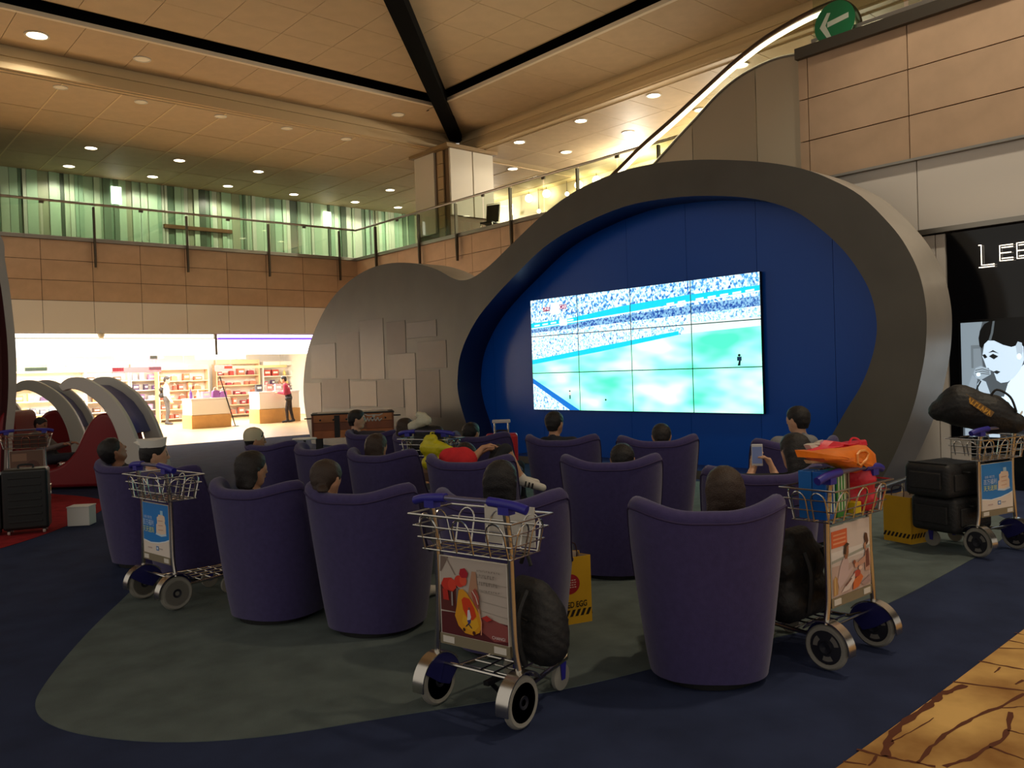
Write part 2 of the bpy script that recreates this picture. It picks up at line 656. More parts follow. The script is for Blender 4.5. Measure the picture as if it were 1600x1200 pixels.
# ring panels between fascia and gap
for k in range(-6, 8):
    x0 = xl + k * MOD
    xe = min(x0 + MOD, X_GAP + .1)
    cpanel('ring_panel', MOD, Y_FAS - Y_GAP - .2, (x0 + MOD / 2, (Y_FAS + Y_GAP) / 2 - .04, Z_PAN), M_CEIL, gap=.012) if x0 + MOD < 15.6 else None
for k in range(-6, 8):
    y0 = yl + k * MOD
    if y0 + MOD < 20.9:
        cpanel('ring_panel', X_FAS - X_GAP - .2, MOD, ((X_FAS + X_GAP) / 2 - .04, y0 + MOD / 2, Z_PAN), M_CEIL, gap=.012)
MB().prism([(-12, Y_GAP + .1), (14.85, Y_GAP + .1), (17.3, Y_FAS - .1), (-12, Y_FAS - .1)], lambda p: (*p, Z_PAN + .012), lambda p: (*p, Z_PAN + .06)).build('ring_backing', M_CEIL, ceil)
MB().prism([(X_GAP + .1, -9), (X_GAP + .1, 19.75), (X_FAS - .1, 22.15), (X_FAS - .1, -9)], lambda p: (*p, Z_PAN + .013), lambda p: (*p, Z_PAN + .06)).build('ring_backing', M_CEIL, ceil)
MB().box((1.45, Y_GAP + .07, Z_PAN + .02), (26.5, .10, .10)).box((X_GAP + .07, 5.4, Z_PAN + .02), (.10, 28.4, .10)).build('ceiling_lip', M_LIP, ceil)
MB().box((2.0, Y_GAP + .135, Z_PAN + .18), (27, .03, .36)).box((X_GAP + .135, 6, Z_PAN + .18), (.03, 29, .36)).box((2.0, Y_GAP - .1, Z_PAN + .34), (27, .5, .05)).box((X_GAP - .1, 6, Z_PAN + .34), (.5, 29, .05)).build('dark_gap', M_BLACKSTRIP, ceil)
# raised centre
up = MB().box((5.1, 7.0, Z_PAN + .26), (19.0, 25.4, .06)).build('ceiling_joint_backing', mat('raised_joint', (165, 140, 100), .8), ceil)
tw = MOD
for i in range(10):
    for j in range(12):
        x, y = X_GAP - .25 - (i + .5) * tw, Y_GAP - .3 - (j + .5) * tw
        cpanel('ceiling_tile', tw, tw, (x, y, Z_PAN + .215), M_CEILU, gap=.012)
# black diagonal strip running to the column
a, b = Vector((17.32, 22.2, Z_PAN - .03)), Vector((5.6, 10.3, Z_PAN + .12))
MB().bar(a, b, .42, .34).build('diagonal_black_beam', M_BLACKSTRIP, ceil)

# downlights: an emissive disc in a metal ring, each with its own lamp
ring_me = MB().lathe([(.17, 0), (.21, 0), (.21, -.02), (.17, -.02), (.17, 0)], 20).mesh('trim_ring', mat('lamp_ring', (225, 215, 195), .4))
disc_me = MB().lathe([(.001, -.012), (.168, -.012), (.168, -.004), (.001, -.004)], 20).mesh('diffuser', flat((255, 240, 205), 9.))
disc_off = MB().lathe([(.001, -.012), (.168, -.012), (.168, -.004), (.001, -.004)], 20).mesh('diffuser', flat((200, 180, 140), .35))  # switched-off fitting, its pale look put in as a faint glow


def downlight(x, y, z, label, group=None, on=True, energy=26, s=1.):
    r = empty('downlight', (x, y, z))
    tag(r, label, 'ceiling light', group)
    inst('trim_ring', ring_me, (0, 0, 0), r, scale=(s, s, 1))
    inst('diffuser', disc_me if on else disc_off, (0, 0, 0), r, scale=(s, s, 1))
    if on:
        l = lamp('downlight_lamp', 'SPOT', (x, y, z - .06), energy, (1, .90, .72), .12, (x, y, 0), 2.75, .35)
    return r


ordn = ['first', 'second', 'third', 'fourth', 'fifth', 'sixth']
for j, (yy, rown) in enumerate(((27.8, 'nearer'), (30.5, 'deeper'))):
    cnt_ = 0
    for i, xx in enumerate((7.3, 10.0, 12.75, 15.45, 18.25, 20.4)):
        if (j == 0 and i in (3, 5)):
            continue
        downlight(xx, yy, Z_LOW - .02, '%s lit downlight from the left, %s row over the green glass gallery' % (ordn[cnt_], rown), 'downlights over the green glass gallery', energy=30 if j == 0 else 185)
        cnt_ += 1
for j, (xx, rown) in enumerate(((17.97, 'nearer'), (20.1, 'deeper'))):
    cnt_ = 0
    for i, yy in enumerate((22.5, 19.75, 17.0, 14.25, 11.52)):
        if j == 0 and i == 0:
            continue
        downlight(xx, yy, Z_LOW - .02, '%s lit downlight from the column, %s row over the right gallery' % (ordn[cnt_], rown), 'downlights over the right gallery', energy=42)
        cnt_ += 1
downlight(4.5, 21.08, Z_PAN - .016, 'large lit downlight in the upper left ceiling band', energy=120, s=1.25)
for xx, nm in ((7.6, 'left'), (15.1, 'right')):
    p = at(222, 91, 2, Z_PAN) if nm == 'left' else at(622, 178, 2, Z_PAN)
    downlight(p.x, p.y, Z_PAN - .016, 'unlit downlight in the %s half of the ceiling band' % nm, on=False)
for k, (ax, ay) in enumerate(((98, 131), (226, 153), (348, 178), (452, 197), (547, 213))):
    p = at(ax, ay, 2, Z_LOW)
    downlight(p.x, max(p.y, Y_FAS + .3), Z_LOW - .02, 'small unlit ceiling fitting beside the beam, %s from the left' % ordn[k], 'unlit fittings along the ceiling beam', on=False, s=.8)

# ---- white column on the right gallery
colr = empty('column', (0, 0, 0))
struct(colr, 'white clad column where the ceiling beams meet')
cx0, cy0 = 16.25, 21.3
MB().box((cx0 + .95, cy0 + .95, (Z_SLAB + Z_LOW) / 2), (1.8, 1.8, Z_LOW - Z_SLAB)).build('core', mat('column_core', (120, 96, 66), .6), colr)
M_COLW = mat('white_column_panel', (226, 216, 196), .45)
for (x0, x1) in ((.05, .95), (1.0, 1.85)):
    MB().box((cx0 + (x0 + x1) / 2, cy0, (Z_SLAB + Z_LOW) / 2 + .45), (x1 - x0, .08, Z_LOW - Z_SLAB - .9)).build('column_panel', M_COLW, colr)
for (y0, y1) in ((.75, 1.85),):
    MB().box((cx0, cy0 + (y0 + y1) / 2, (Z_SLAB + Z_LOW) / 2 + .2), (.08, y1 - y0, Z_LOW - Z_SLAB - .4)).build('column_panel', M_COLW, colr)
for k in range(7):
    MB().box((cx0 + .0, cy0 + .42, Z_SLAB + .3 + k * .42), (.05, .3, .40)).build('column_tile', mat('column_tile', (178, 150, 110), .5), colr)
MB().box((cx0 + .9, cy0 + .9, Z_LOW - .06), (2.15, 2.15, .12)).build('capital', mat('capital_paint', (150, 122, 82), .5), colr)

# ---- glass gallery partition of vertical frosted strips
gp = empty('green_glass_partition', (0, 31.66, Z_SLAB))
tag(gp, 'green partition of vertical frosted glass strips at the back of the left gallery', 'glass partition')
GRN = [mat('frost_%d' % i, c, .35, trans=0) for i, c in enumerate([(176, 214, 176), (150, 192, 156), (196, 226, 190), (110, 142, 112), (74, 96, 74), (205, 222, 196), (160, 176, 140)])]
rs = random.Random(11)
x = -2.0
hh = Z_LOW - Z_SLAB - .02
sm = {}
while x < 21.9:
    w = rs.choice((.10, .12, .16, .2, .26, .34))
    gi = rs.choices(range(7), (5, 4.5, 4, 3.2, 2.6, 3, 2.6))[0]
    if (w, gi) not in sm:
        sm[(w, gi)] = MB().box((0, 0, hh / 2), (w - .012, .03, hh)).mesh('glass_strip', GRN[gi])
    inst('glass_strip', sm[(w, gi)], (x + w / 2, rs.choice((0, .05)), 0), gp)
    x += w
MB().box((10, .18, hh / 2), (24.5, .1, hh)).build('backing_wall', mat('gallery_back_paint', (196, 205, 165), .8), gp)
MB().box((12.0, -.05, 1.62), (2.6, .12, .14)).build('door_transom', mat('transom_bronze', (120, 92, 60), .4, .5), gp)
for kx, col in ((8.0, 0), (16.3, 1)):
    pass
# lit windows showing between the strips
for px_, py_ in ((182, 305), (512, 342)):
    p = at(px_, py_, 1, 31.6)
    MB().box((p.x, -.035, p.z - Z_SLAB), (.34, .02, .62)).build('lit_slot', flat((255, 255, 235), 3.), gp)

# bright end wall and rooms at the back of the right gallery
gw = MB().box((23.6, 16, (Z_SLAB + Z_LOW) / 2), (.2, 34, Z_LOW - Z_SLAB)).box((22.9, 31.9, (Z_SLAB + Z_LOW) / 2), (1.8, .2, Z_LOW - Z_SLAB)).build('wall_gallery_back', mat('gallery_white_wall', (238, 226, 200), .6))
struct(gw, 'bright white back wall of the right gallery')
for k, (px_, py_) in enumerate(((853, 273), (931, 249), (826, 296), (904, 283), (799, 334), (886, 303), (842, 330))):
    p = at(px_, py_, 0, 23.2)
    p.z = min(p.z, Z_LOW - .3)
    r = empty('globe_lamp', p)
    tag(r, 'small bright globe lamp on the right gallery, %s from the left' % (['fifth', 'sixth', 'second', 'fourth', 'first', 'last', 'third'][k] if False else ['fourth', 'seventh', 'second', 'sixth', 'first', 'fifth', 'third'][k]), 'lamp', 'globe lamps on the right gallery')
    rr = .16 if k < 4 else .08
    MB().lathe([(rr * math.sin(t * math.pi / 8) + .001, -rr * math.cos(t * math.pi / 8)) for t in range(9)], 14).build('globe', flat((255, 236, 190), 14.), r, smooth=True)
    MB().tube([(0, 0, rr), (0, 0, max(rr + .05, Z_LOW - .02 - p.z))], .012).build('stem', DARKSTEEL, r)
for ly_ in (10.5, 14.5, 18.5):
    lamp('gallery_room_lamp', 'POINT', (22.2, ly_, 8.2), 420, (1, .92, .76), .15)
lamp('gallery_room_lamp', 'POINT', (22.4, 27.0, 8.2), 160, (1, .94, .80), .15)

# ---- railings
G_RAIL = glass('railing_glass', (240, 246, 238), .06)
post_me = MB().prism([(-.035, -.75), (.035, -.75), (.05, -.3), (.045, 1.02), (-.045, 1.02), (-.05, -.3)], lambda p: (p[0], -.025, p[1]), lambda p: (p[0], .025, p[1])).mesh('railing_post', DARKSTEEL)


def railing(name, label, A, B, ts, zb=Z_SLAB, h=Z_RAIL - Z_SLAB, off=(0, -.10)):
    A, B = Vector((*A, 0)), Vector((*B, 0))
    L = (B - A).length
    d = (B - A) / L
    rz = math.atan2(d.y, d.x)
    r = empty(name, (A.x, A.y, zb), rz)
    tag(r, label, 'railing', 'gallery railings')
    MB().tube([(0, 0, h), (L, 0, h)], .035, 10).build('handrail', STEEL, r, smooth=True)
    MB().bar((0, 0, .08), (L, 0, .08), .04, .05).build('bottom_rail', STEEL, r)
    for t in ts:
        o = inst('railing_post', post_me, (t, -.05, 0), r, (0, 0, math.pi / 2))
    tt = [0] + list(ts) + [L]
    for t0, t1 in zip(tt[:-1], tt[1:]):
        n = max(1, round((t1 - t0) / 1.36))
        for i in range(n):
            a0, a1 = t0 + (t1 - t0) * i / n + .03, t0 + (t1 - t0) * (i + 1) / n - .03
            if a1 - a0 < .1:
                continue
            MB().box(((a0 + a1) / 2, 0, (h + .1) / 2), (a1 - a0, .015, h - .14)).build('glass_pane', G_RAIL, r)
            if i:
                MB().box((a0 - .03, 0, h - .07), (.12, .05, .06)).build('glass_clip', DARKSTEEL, r)
    return r


tsA = [at(px_, 400, 1, YA).x + 4 for px_ in (147, 291, 418, 528)]
tsA = [t - (tsA[1] - tsA[0]) for t in tsA[:1]] + tsA
railing('gallery_railing', 'glass railing with steel posts along the left gallery above the shop', (-4, YA - .08), (XB - .08, YA - .08), tsA)
tsB = [YA - .08 - at(px_, 380, 0, XB).y for px_ in (592, 660, 719, 805, 911)]
tsB += [tsB[-1] + (tsB[-1] - tsB[-2]) * k for k in (1, 2)]
railing('gallery_railing', 'glass railing with steel posts along the right gallery above the black pod', (XB - .08, YA - .08), (XB - .08, 8.2), [t for t in tsB if t < YA - 8.5])
yg = at(1266, 80, 0, XR).y
railing('gallery_railing', 'glass railing with green arrow sign on top of the stone block', (XR + .05, yg), (XR + .05, -4.5), [], zb=Z_SLAB + .125, h=1.05)

# green arrow sign on the glass
sg = empty('arrow_sign', (0, 0, 0))
c = at(1305, 36, 0, XR)
tag(sg, 'round green sign with white arrow pointing left on the gallery glass', 'sign')
S = frame(c + Vector((-.012, 0, 0)), (0, -1, 0), (0, 0, 1))
MB().lathe([(.001, 0), (.285, 0), (.285, .012), (.001, .012)], 40).build('sign_disc', mat('sign_green', (30, 128, 76), .4), sg).matrix_local = S
pr = Print(1, 1)
pr.poly([(.20, -.035 + .04), (-.10, -.035 + .0), (-.10, .035 + .0), (.20, .035 + .04)], flat((225, 235, 215)))
pr.poly([(-.21, -.01), (-.10, .16), (-.05, .15), (-.125, .0), (-.05, -.17), (-.10, -.19)], flat((225, 235, 215)))
pr.build('white_arrow', sg, S @ Matrix.Translation((0, 0, .0125)))

# chair standing on the gallery
gc = empty('gallery_chair', at(765, 352, 0, XB + .95), math.radians(200))
gc.location.z = Z_SLAB
tag(gc, 'black chair with metal frame behind the gallery glass by the column', 'chair')
MB().box((0, 0, .46), (.46, .44, .05)).build('seat', BLACK, gc, bevel=.015)
MB().box((-.24, 0, .80), (.05, .44, .58), rot=Matrix.Rotation(math.radians(-10), 3, 'Y')).build('backrest', BLACK, gc, bevel=.015)
for sx_ in (-1, 1):
    for sy_ in (-1, 1):
        MB().tube([(.2 * sx_, .21 * sy_, 0), (.2 * sx_, .21 * sy_, .45)], .013).build('leg', CHROME, gc)
for sy_ in (-1, 1):
    MB().tube([(-.2, .24 * sy_, .4), (-.25, .24 * sy_, .8), (-.29, .24 * sy_, 1.12)], .013).build('back_tube', CHROME, gc)
MB().tube([(-.29, -.24, 1.12), (-.29, .24, 1.12)], .013).build('top_tube', CHROME, gc)

# ---- escalator
esc = empty('escalator', (0, 0, 0))
tag(esc, 'escalator with glass sides and a glowing light strip under the handrail', 'escalator')
hp = [(960, 272), (1000, 232), (1050, 188), (1100, 142), (1140, 105), (1170, 80), (1200, 58), (1240, 34), (1280, 14), (1310, 4), (1330, 12), (1342, 32), (1340, 55), (1325, 75)]
H3 = [at(x_, y_, 0, XR + .12) for x_, y_ in hp]
d0 = (H3[0] - H3[3]).normalized()
H3 = [H3[0] + d0 * k for k in (6.0, 4.0, 2.0)] + H3


def spl(P, n=5):
    out = []
    for i in range(len(P) - 1):
        p0, p1, p2_, p3 = P[max(i - 1, 0)], P[i], P[i + 1], P[min(i + 2, len(P) - 1)]
        for k in range(n):
            t = k / n
            out.append(.5 * ((2 * p1) + (p2_ - p0) * t + (2 * p0 - 5 * p1 + 4 * p2_ - p3) * t * t + (3 * p1 - p0 - 3 * p2_ + p3) * t ** 3))
    out.append(P[-1])
    return out


HS = spl(H3)
low_px = [(1253, 85), (1215, 93), (1180, 108), (1150, 126), (1120, 152), (1090, 185), (1060, 217), (1035, 245)]
L3 = [at(x_, y_, 0, XR + .12) for x_, y_ in low_px]
d1 = (L3[-1] - L3[-4]).normalized()
L3 = L3 + [L3[-1] + d1 * k for k in (2.0, 4.0, 5.5)]
LS = spl(L3)
for dx, nm in ((0, 'near'), (1.05, 'far')):
    off = Vector((dx, 0, 0))
    MB().tube([p + off for p in HS], .045, 8).build('handrail', mat('brown_rubber', (66, 44, 26), .4), esc, smooth=True)
    n_in = len(HS) - 14
    MB().tube([p + off + Vector((0, .015, -.075)) for p in HS[:n_in]], .032, 8).build('light_strip', flat((255, 243, 200), 7.), esc, smooth=True)
    # glass balustrade between strip and skirt
    top = [p + off + Vector((0, 0, -.1)) for p in HS if p.y > 5.2]
    bot = []
    for p in top:
        best = min(LS, key=lambda q: abs(q.y - p.y))
        bot.append(Vector((p.x, p.y, best.z if p.y > 6.0 else 5.9)))
    mb = MB()
    rowsg = [[p for p in top], [q for q in bot]]
    mb.grid(rowsg)
    mb.build('glass_balustrade', glass('balustrade_glass', (240, 240, 215), .06), esc)
for (xa, ya_), (xb, yb2) in (((1276, 77), (1326, 58)), ((1343, 52), (1378, 41))):
    MB().tube([at(xa, ya_, 0, XR + .14), at(xb, yb2, 0, XR + .14)], .022, 6).build('light_strip', flat((255, 243, 200), 7.), esc)
# metal side skirt panels
skirt = [p for p in LS if p.z > .2]
mats_s = [mat('skirt_steel', (196, 180, 152), .36, .5), mat('skirt_steel_dark', (180, 164, 138), .40, .5)]
segs = [(6.0, 6.75), (6.75, 7.9), (7.9, 9.3), (9.3, 11.0), (11.0, 13.5)]
for k, (y0, y1) in enumerate(segs):
    pp = [p for p in skirt if y0 <= p.y <= y1]
    z0 = np.interp(y0, [p.y for p in skirt], [p.z for p in skirt])
    z1 = np.interp(y1, [p.y for p in skirt], [p.z for p in skirt])
    pts_ = [(y0 + .006, z0)] + [(p.y, p.z) for p in pp if y0 + .01 < p.y < y1 - .01] + [(y1 - .006, z1)]
    lo = [(y1 - .006, max(z1 - 1.6, .02) if k else 2.6), (y0 + .006, max(z0 - 1.6, .02) if k else 2.6)]
    if k == 0:
        lo = [(y1 - .006, 4.1), (y0 + .006, 4.1)]
    MB().prism(pts_ + lo, lambda p: (XR + .10, *p), lambda p: (XR + .16, *p)).build('side_panel', mats_s[k % 2], esc)
MB().tube([p + Vector((-.03, 0, .01)) for p in skirt], .022, 6).build('skirt_edge', STEEL, esc)
# truss body and treads
mb = MB()
for p, q in zip(skirt[:-1], skirt[1:]):
    mb.add([(XR + .17, p.y, p.z - .12), (XR + 1.05, p.y, p.z - .12), (XR + 1.05, q.y, q.z - .12), (XR + .17, q.y, q.z - .12)], [(0, 1, 2, 3)])
mb.build('step_band', mat('step_grey', (90, 88, 84), .5, .5), esc)

# ================================================================== BLACK SCREEN POD
XF, XP, XK = 9.5, 10.08, 10.2
M_POD = mat('pod_dark_paint', (84, 79, 70), .42, .1, noise=.12, nscale=1.5, bump=.04, bscale=6)
M_PODSIDE = mat('pod_side_metal', (176, 170, 160), .42, .25, noise=.08, nscale=2)
M_BLUE = mat('glossy_blue_panel', (6, 84, 192), .30, 0, spec=.4)
pod = empty('screen_pod', (XF, 10.5, 0))
tag(pod, 'huge black peanut-shaped pod with a recessed blue face holding the video wall', 'screen pod')


def loc_(p):
    return Vector((p[0] - XF, p[1] - 10.5, p[2]))


outer_px = [(487, 692), (478, 650), (474, 605), (479, 556), (493, 513), (516, 470), (545, 440), (577, 420), (612, 411), (650, 412), (682, 421), (706, 434), (722, 438), (740, 433),
            (766, 414), (802, 379), (850, 334), (900, 298), (960, 271), (1020, 256), (1080, 250), (1140, 250), (1200, 254), (1255, 264), (1300, 281), (1345, 306), (1390, 350),
            (1416, 385), (1436, 427), (1446, 472), (1448, 510), (1445, 554), (1438, 592), (1429, 630), (1416, 668), (1397, 712), (1378, 748)]
inner_px = [(760, 730), (745, 708), (736, 686), (728, 660), (720, 634), (715, 608), (715, 588), (718, 561), (727, 533), (745, 499), (770, 467), (802, 433), (848, 388), (900, 355), (975, 323), (1050, 309), (1115, 306),
            (1180, 311), (1238, 328), (1285, 360), (1322, 396), (1349, 435), (1363, 467), (1370, 505), (1367, 540), (1357, 575), (1343, 607), (1322, 641), (1302, 676), (1280, 712), (1255, 745)]


def spl2(P, n=4):
    return [(v.x, v.y) for v in spl([Vector((a, b, 0)) for a, b in P], n)]


def yz(pxs):
    return [(lambda q: (q.y, q.z))(at(x_, y_, 0, XF)) for x_, y_ in pxs]


O = spl2(yz(outer_px))
O = [(a, max(b, .0)) for a, b in O]
O[0] = (O[0][0], 0)
O = O + [(O[-1][0] + .12, 0.0)]
I = spl2(yz(inner_px))
yb = [I[-1][0] + .35, I[0][0] - .4]
I = I + [(I[-1][0] + .45, .12)] + [(I[0][0] - .6, .12)]
# front frame = outer outline minus the opening (bridge at the bottom), with bmesh triangle fill
bm = bmesh.new()


def ring(pts, x):
    vs = [bm.verts.new(loc_((x, a, b))) for a, b in pts]
    es = [bm.edges.new((vs[i], vs[(i + 1) % len(vs)])) for i in range(len(vs))]
    return vs, es


vo, eo = ring(O, XF)
vi, ei = ring(I, XF)
bmesh.ops.triangle_fill(bm, use_beauty=True, use_dissolve=False, edges=eo + ei)
me = bpy.data.meshes.new('front_frame')
bmesh.ops.recalc_face_normals(bm, faces=bm.faces)
bm.to_mesh(me)
bm.free()
me.materials.append(M_POD)
inst('front_frame', me, (0, 0, 0), pod)
# outer side band, back and recess wall
mb = MB()
mb.grid([[loc_((XF, a, b)) for a, b in O], [loc_((XF + .03, a, b)) for a, b in O], [loc_((XK, a, b)) for a, b in O]])
mb.build('side_band', M_PODSIDE, pod, smooth=60)
MB().add([loc_((XK, a, b)) for a, b in O], [tuple(range(len(O)))]).build('back_panel', M_POD, pod)
MB().grid([[loc_((XF, a, b)) for a, b in I], [loc_((XP, a, b)) for a, b in I]], wrap=True).build('recess_wall', mat('recess_navy', (20, 30, 74), .4), pod, smooth=60)
# blue face in vertical panels
ycuts = [at(px_, 350, 0, XP).y for px_ in (700, 840, 978, 1071, 1181, 1300, 1420)]
ycuts = sorted([14.0, 12.0] + ycuts + [3.4])
Ib = [(a, b) for a, b in I]


def clip(poly, a0, a1):
    def half(P, k, s):
        out = []
        for i in range(len(P)):
            p, q = P[i], P[(i + 1) % len(P)]
            ip, iq = s * (p[0] - k) >= 0, s * (q[0] - k) >= 0
            if ip:
                out.append(p)
            if ip != iq:
                t = (k - p[0]) / (q[0] - p[0])
                out.append((k, p[1] + t * (q[1] - p[1])))
        return out
    r = half(poly, a0, 1)
    return half(r, a1, -1) if r else r


cen = (sum(p[0] for p in Ib) / len(Ib), sum(p[1] for p in Ib) / len(Ib))
Iw = Ib
for a0, a1 in zip(ycuts[:-1], ycuts[1:]):
    P = clip(Iw, a0 + .003, a1 - .003)
    if len(P) > 2 and a1 - a0 > .05:
        MB().prism(P, lambda p: loc_((XP - .004, *p)), lambda p: loc_((XP + .04, *p))).build('blue_panel', M_BLUE, pod)
MB().prism(Iw, lambda p: loc_((XP + .045, *p)), lambda p: loc_((XP + .06, *p))).build('panel_backing', mat('navy_seam', (10, 20, 60), .5), pod)
# patchwork of sheets on the left lobe
zz = lambda x, y: (450 + x / 3.53, 380 + y / 3.53)
PT = [(130, 555, 265, 745), (275, 490, 400, 750), (395, 420, 530, 750), (545, 430, 650, 610), (560, 610, 705, 750), (715, 540, 875, 690), (655, 430, 820, 520), (190, 750, 340, 910), (345, 760, 490, 900),
      (495, 750, 640, 905), (650, 750, 710, 960), (715, 700, 840, 960), (100, 770, 185, 960)]
pm = [mat('sheet_%d' % i, c, r_, .35, noise=.05, nscale=4) for i, (c, r_) in enumerate([((84, 76, 70), .38), ((92, 84, 78), .44), ((82, 74, 68), .36), ((87, 78, 73), .46)])]
for k, (x0, y0, x1, y1) in enumerate(PT):
    a, c_ = at(*zz(x0, y0), 0, XF), at(*zz(x1, y1), 0, XF)
    b_, d_ = at(*zz(x1, y0), 0, XF), at(*zz(x0, y1), 0, XF)
    ya, yb_ = (a.y + d_.y) / 2, (b_.y + c_.y) / 2
    zt, zb_ = (a.z + b_.z) / 2, max((c_.z + d_.z) / 2, .05)
    MB().box(loc_((XF - .002, (ya + yb_) / 2, (zt + zb_) / 2)), (.01, abs(ya - yb_), zt - zb_)).build('cladding_sheet', pm[k % 4], pod, bevel=.003)

# ---- video wall: 4 x 3 displays carrying one picture
vw = empty('video_wall', (XP - .05, 8.53, .893))
tag(vw, 'bright video wall of twelve displays showing a football match', 'video wall')
VW, VH = 4.64, 1.955
LW, LH = VW / 4, VH / 3
CR = bpy.data.materials.new('crowd_picture')


def crowd(name, base, pale, dark, emit, sc_=1.0):
    m = bpy.data.materials.new(name)
    m.use_nodes = True
    nt = m.node_tree
    b = nt.nodes['Principled BSDF']
    tc = nt.nodes.new('ShaderNodeTexCoord')
    mp = nt.nodes.new('ShaderNodeMapping')
    mp.inputs['Scale'].default_value = (1.3 * sc_, 1.0 * sc_, 1)
    vo_ = nt.nodes.new('ShaderNodeTexVoronoi')
    vo_.inputs['Scale'].default_value = 30
    no = nt.nodes.new('ShaderNodeTexNoise')
    no.inputs['Scale'].default_value = 16
    no.inputs['Detail'].default_value = 5
    nt.links.new(tc.outputs['Object'], mp.inputs[0])
    nt.links.new(mp.outputs[0], vo_.inputs['Vector'])
    nt.links.new(mp.outputs[0], no.inputs['Vector'])
    ad = nt.nodes.new('ShaderNodeMath')
    ad.operation = 'ADD'
    sep = nt.nodes.new('ShaderNodeSeparateColor')
    nt.links.new(vo_.outputs['Color'], sep.inputs[0])
    ml = nt.nodes.new('ShaderNodeMath')
    ml.operation = 'MULTIPLY_ADD'
    ml.inputs[1].default_value = .55
    nt.links.new(sep.outputs[0], ml.inputs[0])
    nt.links.new(no.outputs['Fac'], ml.inputs[2])
    cr_ = nt.nodes.new('ShaderNodeValToRGB')
    cr_.color_ramp.elements[0].position = .42
    cr_.color_ramp.elements[0].color = (*lin(dark), 1)
    cr_.color_ramp.elements[1].position = .95
    cr_.color_ramp.elements[1].color = (*lin(pale), 1)
    e_ = cr_.color_ramp.elements.new(.62)
    e_.color = (*lin(base), 1)
    nt.links.new(ml.outputs[0], cr_.inputs[0])
    b.inputs['Base Color'].default_value = (0, 0, 0, 1)
    b.inputs['Roughness'].default_value = .3
    nt.links.new(cr_.outputs[0], b.inputs['Emission Color'])
    b.inputs['Emission Strength'].default_value = emit
    return m


def pitch():
    m = bpy.data.materials.new('pitch_picture')
    m.use_nodes = True
    nt = m.node_tree
    b = nt.nodes['Principled BSDF']
    tc = nt.nodes.new('ShaderNodeTexCoord')
    mp = nt.nodes.new('ShaderNodeMapping')
    mp.inputs['Rotation'].default_value = (0, 0, .35)
    mp.inputs['Scale'].default_value = (.55, 1.5, 1)
    no = nt.nodes.new('ShaderNodeTexNoise')
    no.inputs['Scale'].default_value = 1.6
    no.inputs['Detail'].default_value = 2
    nt.links.new(tc.outputs['Object'], mp.inputs[0])
    nt.links.new(mp.outputs[0], no.inputs['Vector'])
    cr_ = nt.nodes.new('ShaderNodeValToRGB')
    cr_.color_ramp.elements[0].position = .32
    cr_.color_ramp.elements[0].color = (*lin((70, 226, 172)), 1)
    cr_.color_ramp.elements[1].position = .62
    cr_.color_ramp.elements[1].color = (*lin((205, 255, 235)), 1)
    e_ = cr_.color_ramp.elements.new(.45)
    e_.color = (*lin((128, 246, 206)), 1)
    nt.links.new(no.outputs['Fac'], cr_.inputs[0])
    b.inputs['Base Color'].default_value = (0, 0, 0, 1)
    nt.links.new(cr_.outputs[0], b.inputs['Emission Color'])
    b.inputs['Emission Strength'].default_value = 1.7
    return m


M_CROWD = crowd('crowd_picture_upper', (70, 160, 225), (235, 255, 255), (20, 60, 150), 1.5)
M_CROWD2 = crowd('crowd_picture_lower', (150, 215, 240), (245, 255, 255), (40, 90, 170), 1.5, 1.25)
M_DKSTAND = crowd('crowd_picture_dark', (50, 110, 200), (160, 220, 255), (20, 55, 150), 1.0, 1.2)
M_PITCH = pitch()
CY = flat((20, 210, 240), 1.1)
SKY = flat((240, 255, 255), 1.1)
DKB = flat((20, 120, 220), 1.)
# picture layers in wall coordinates (0..1 across, 0..1 up)
band = lambda u, l, r_: l + (r_ - l) * u
layers = [([(0, 0), (1, 0), (1, 1), (0, 1)], M_PITCH),
          ([(0, .42), (.36, .50), (.72, .60), (1, .62), (1, 1), (0, 1)], M_CROWD2),
          ([(0, .455), (.36, .545), (.70, .625), (.70, .595), (.36, .50), (0, .415)], CY),
          ([(.72, .60), (1, .62), (1, .685), (.72, .68)], flat((225, 255, 250), 1.1)),
          ([(0, .70), (1, .76), (1, .83), (0, .76)], M_DKSTAND),
          ([(0, .745), (1, .83), (1, 1), (0, 1)], M_CROWD),
          ([(0, .735), (.2, .75), (.46, .80), (.72, .84), (1, .865), (1, .905), (.72, .89), (.46, .86), (.2, .80), (0, .79)], CY),
          ([(0, .735), (1, .86), (1, .868), (0, .745)], SKY),
          ([(0, .29), (.235, 0), (.0, 0)], M_CROWD2),
          ([(0, .29), (0, .245), (.20, 0), (.25, 0)], DKB)]


def clip2(P, x0, x1, y0, y1):
    def half(P, ax, k, s):
        out = []
        for i in range(len(P)):
            p, q = P[i], P[(i + 1) % len(P)]
            ip, iq = s * (p[ax] - k) >= 0, s * (q[ax] - k) >= 0
            if ip:
                out.append(p)
            if ip != iq:
                t = (k - p[ax]) / (q[ax] - p[ax])
                out.append(tuple(p[j] + t * (q[j] - p[j]) for j in (0, 1)))
        return out
    for ax, k, s in ((0, x0, 1), (0, x1, -1), (1, y0, 1), (1, y1, -1)):
        P = half(P, ax, k, s)
        if len(P) < 3:
            return []
    return P


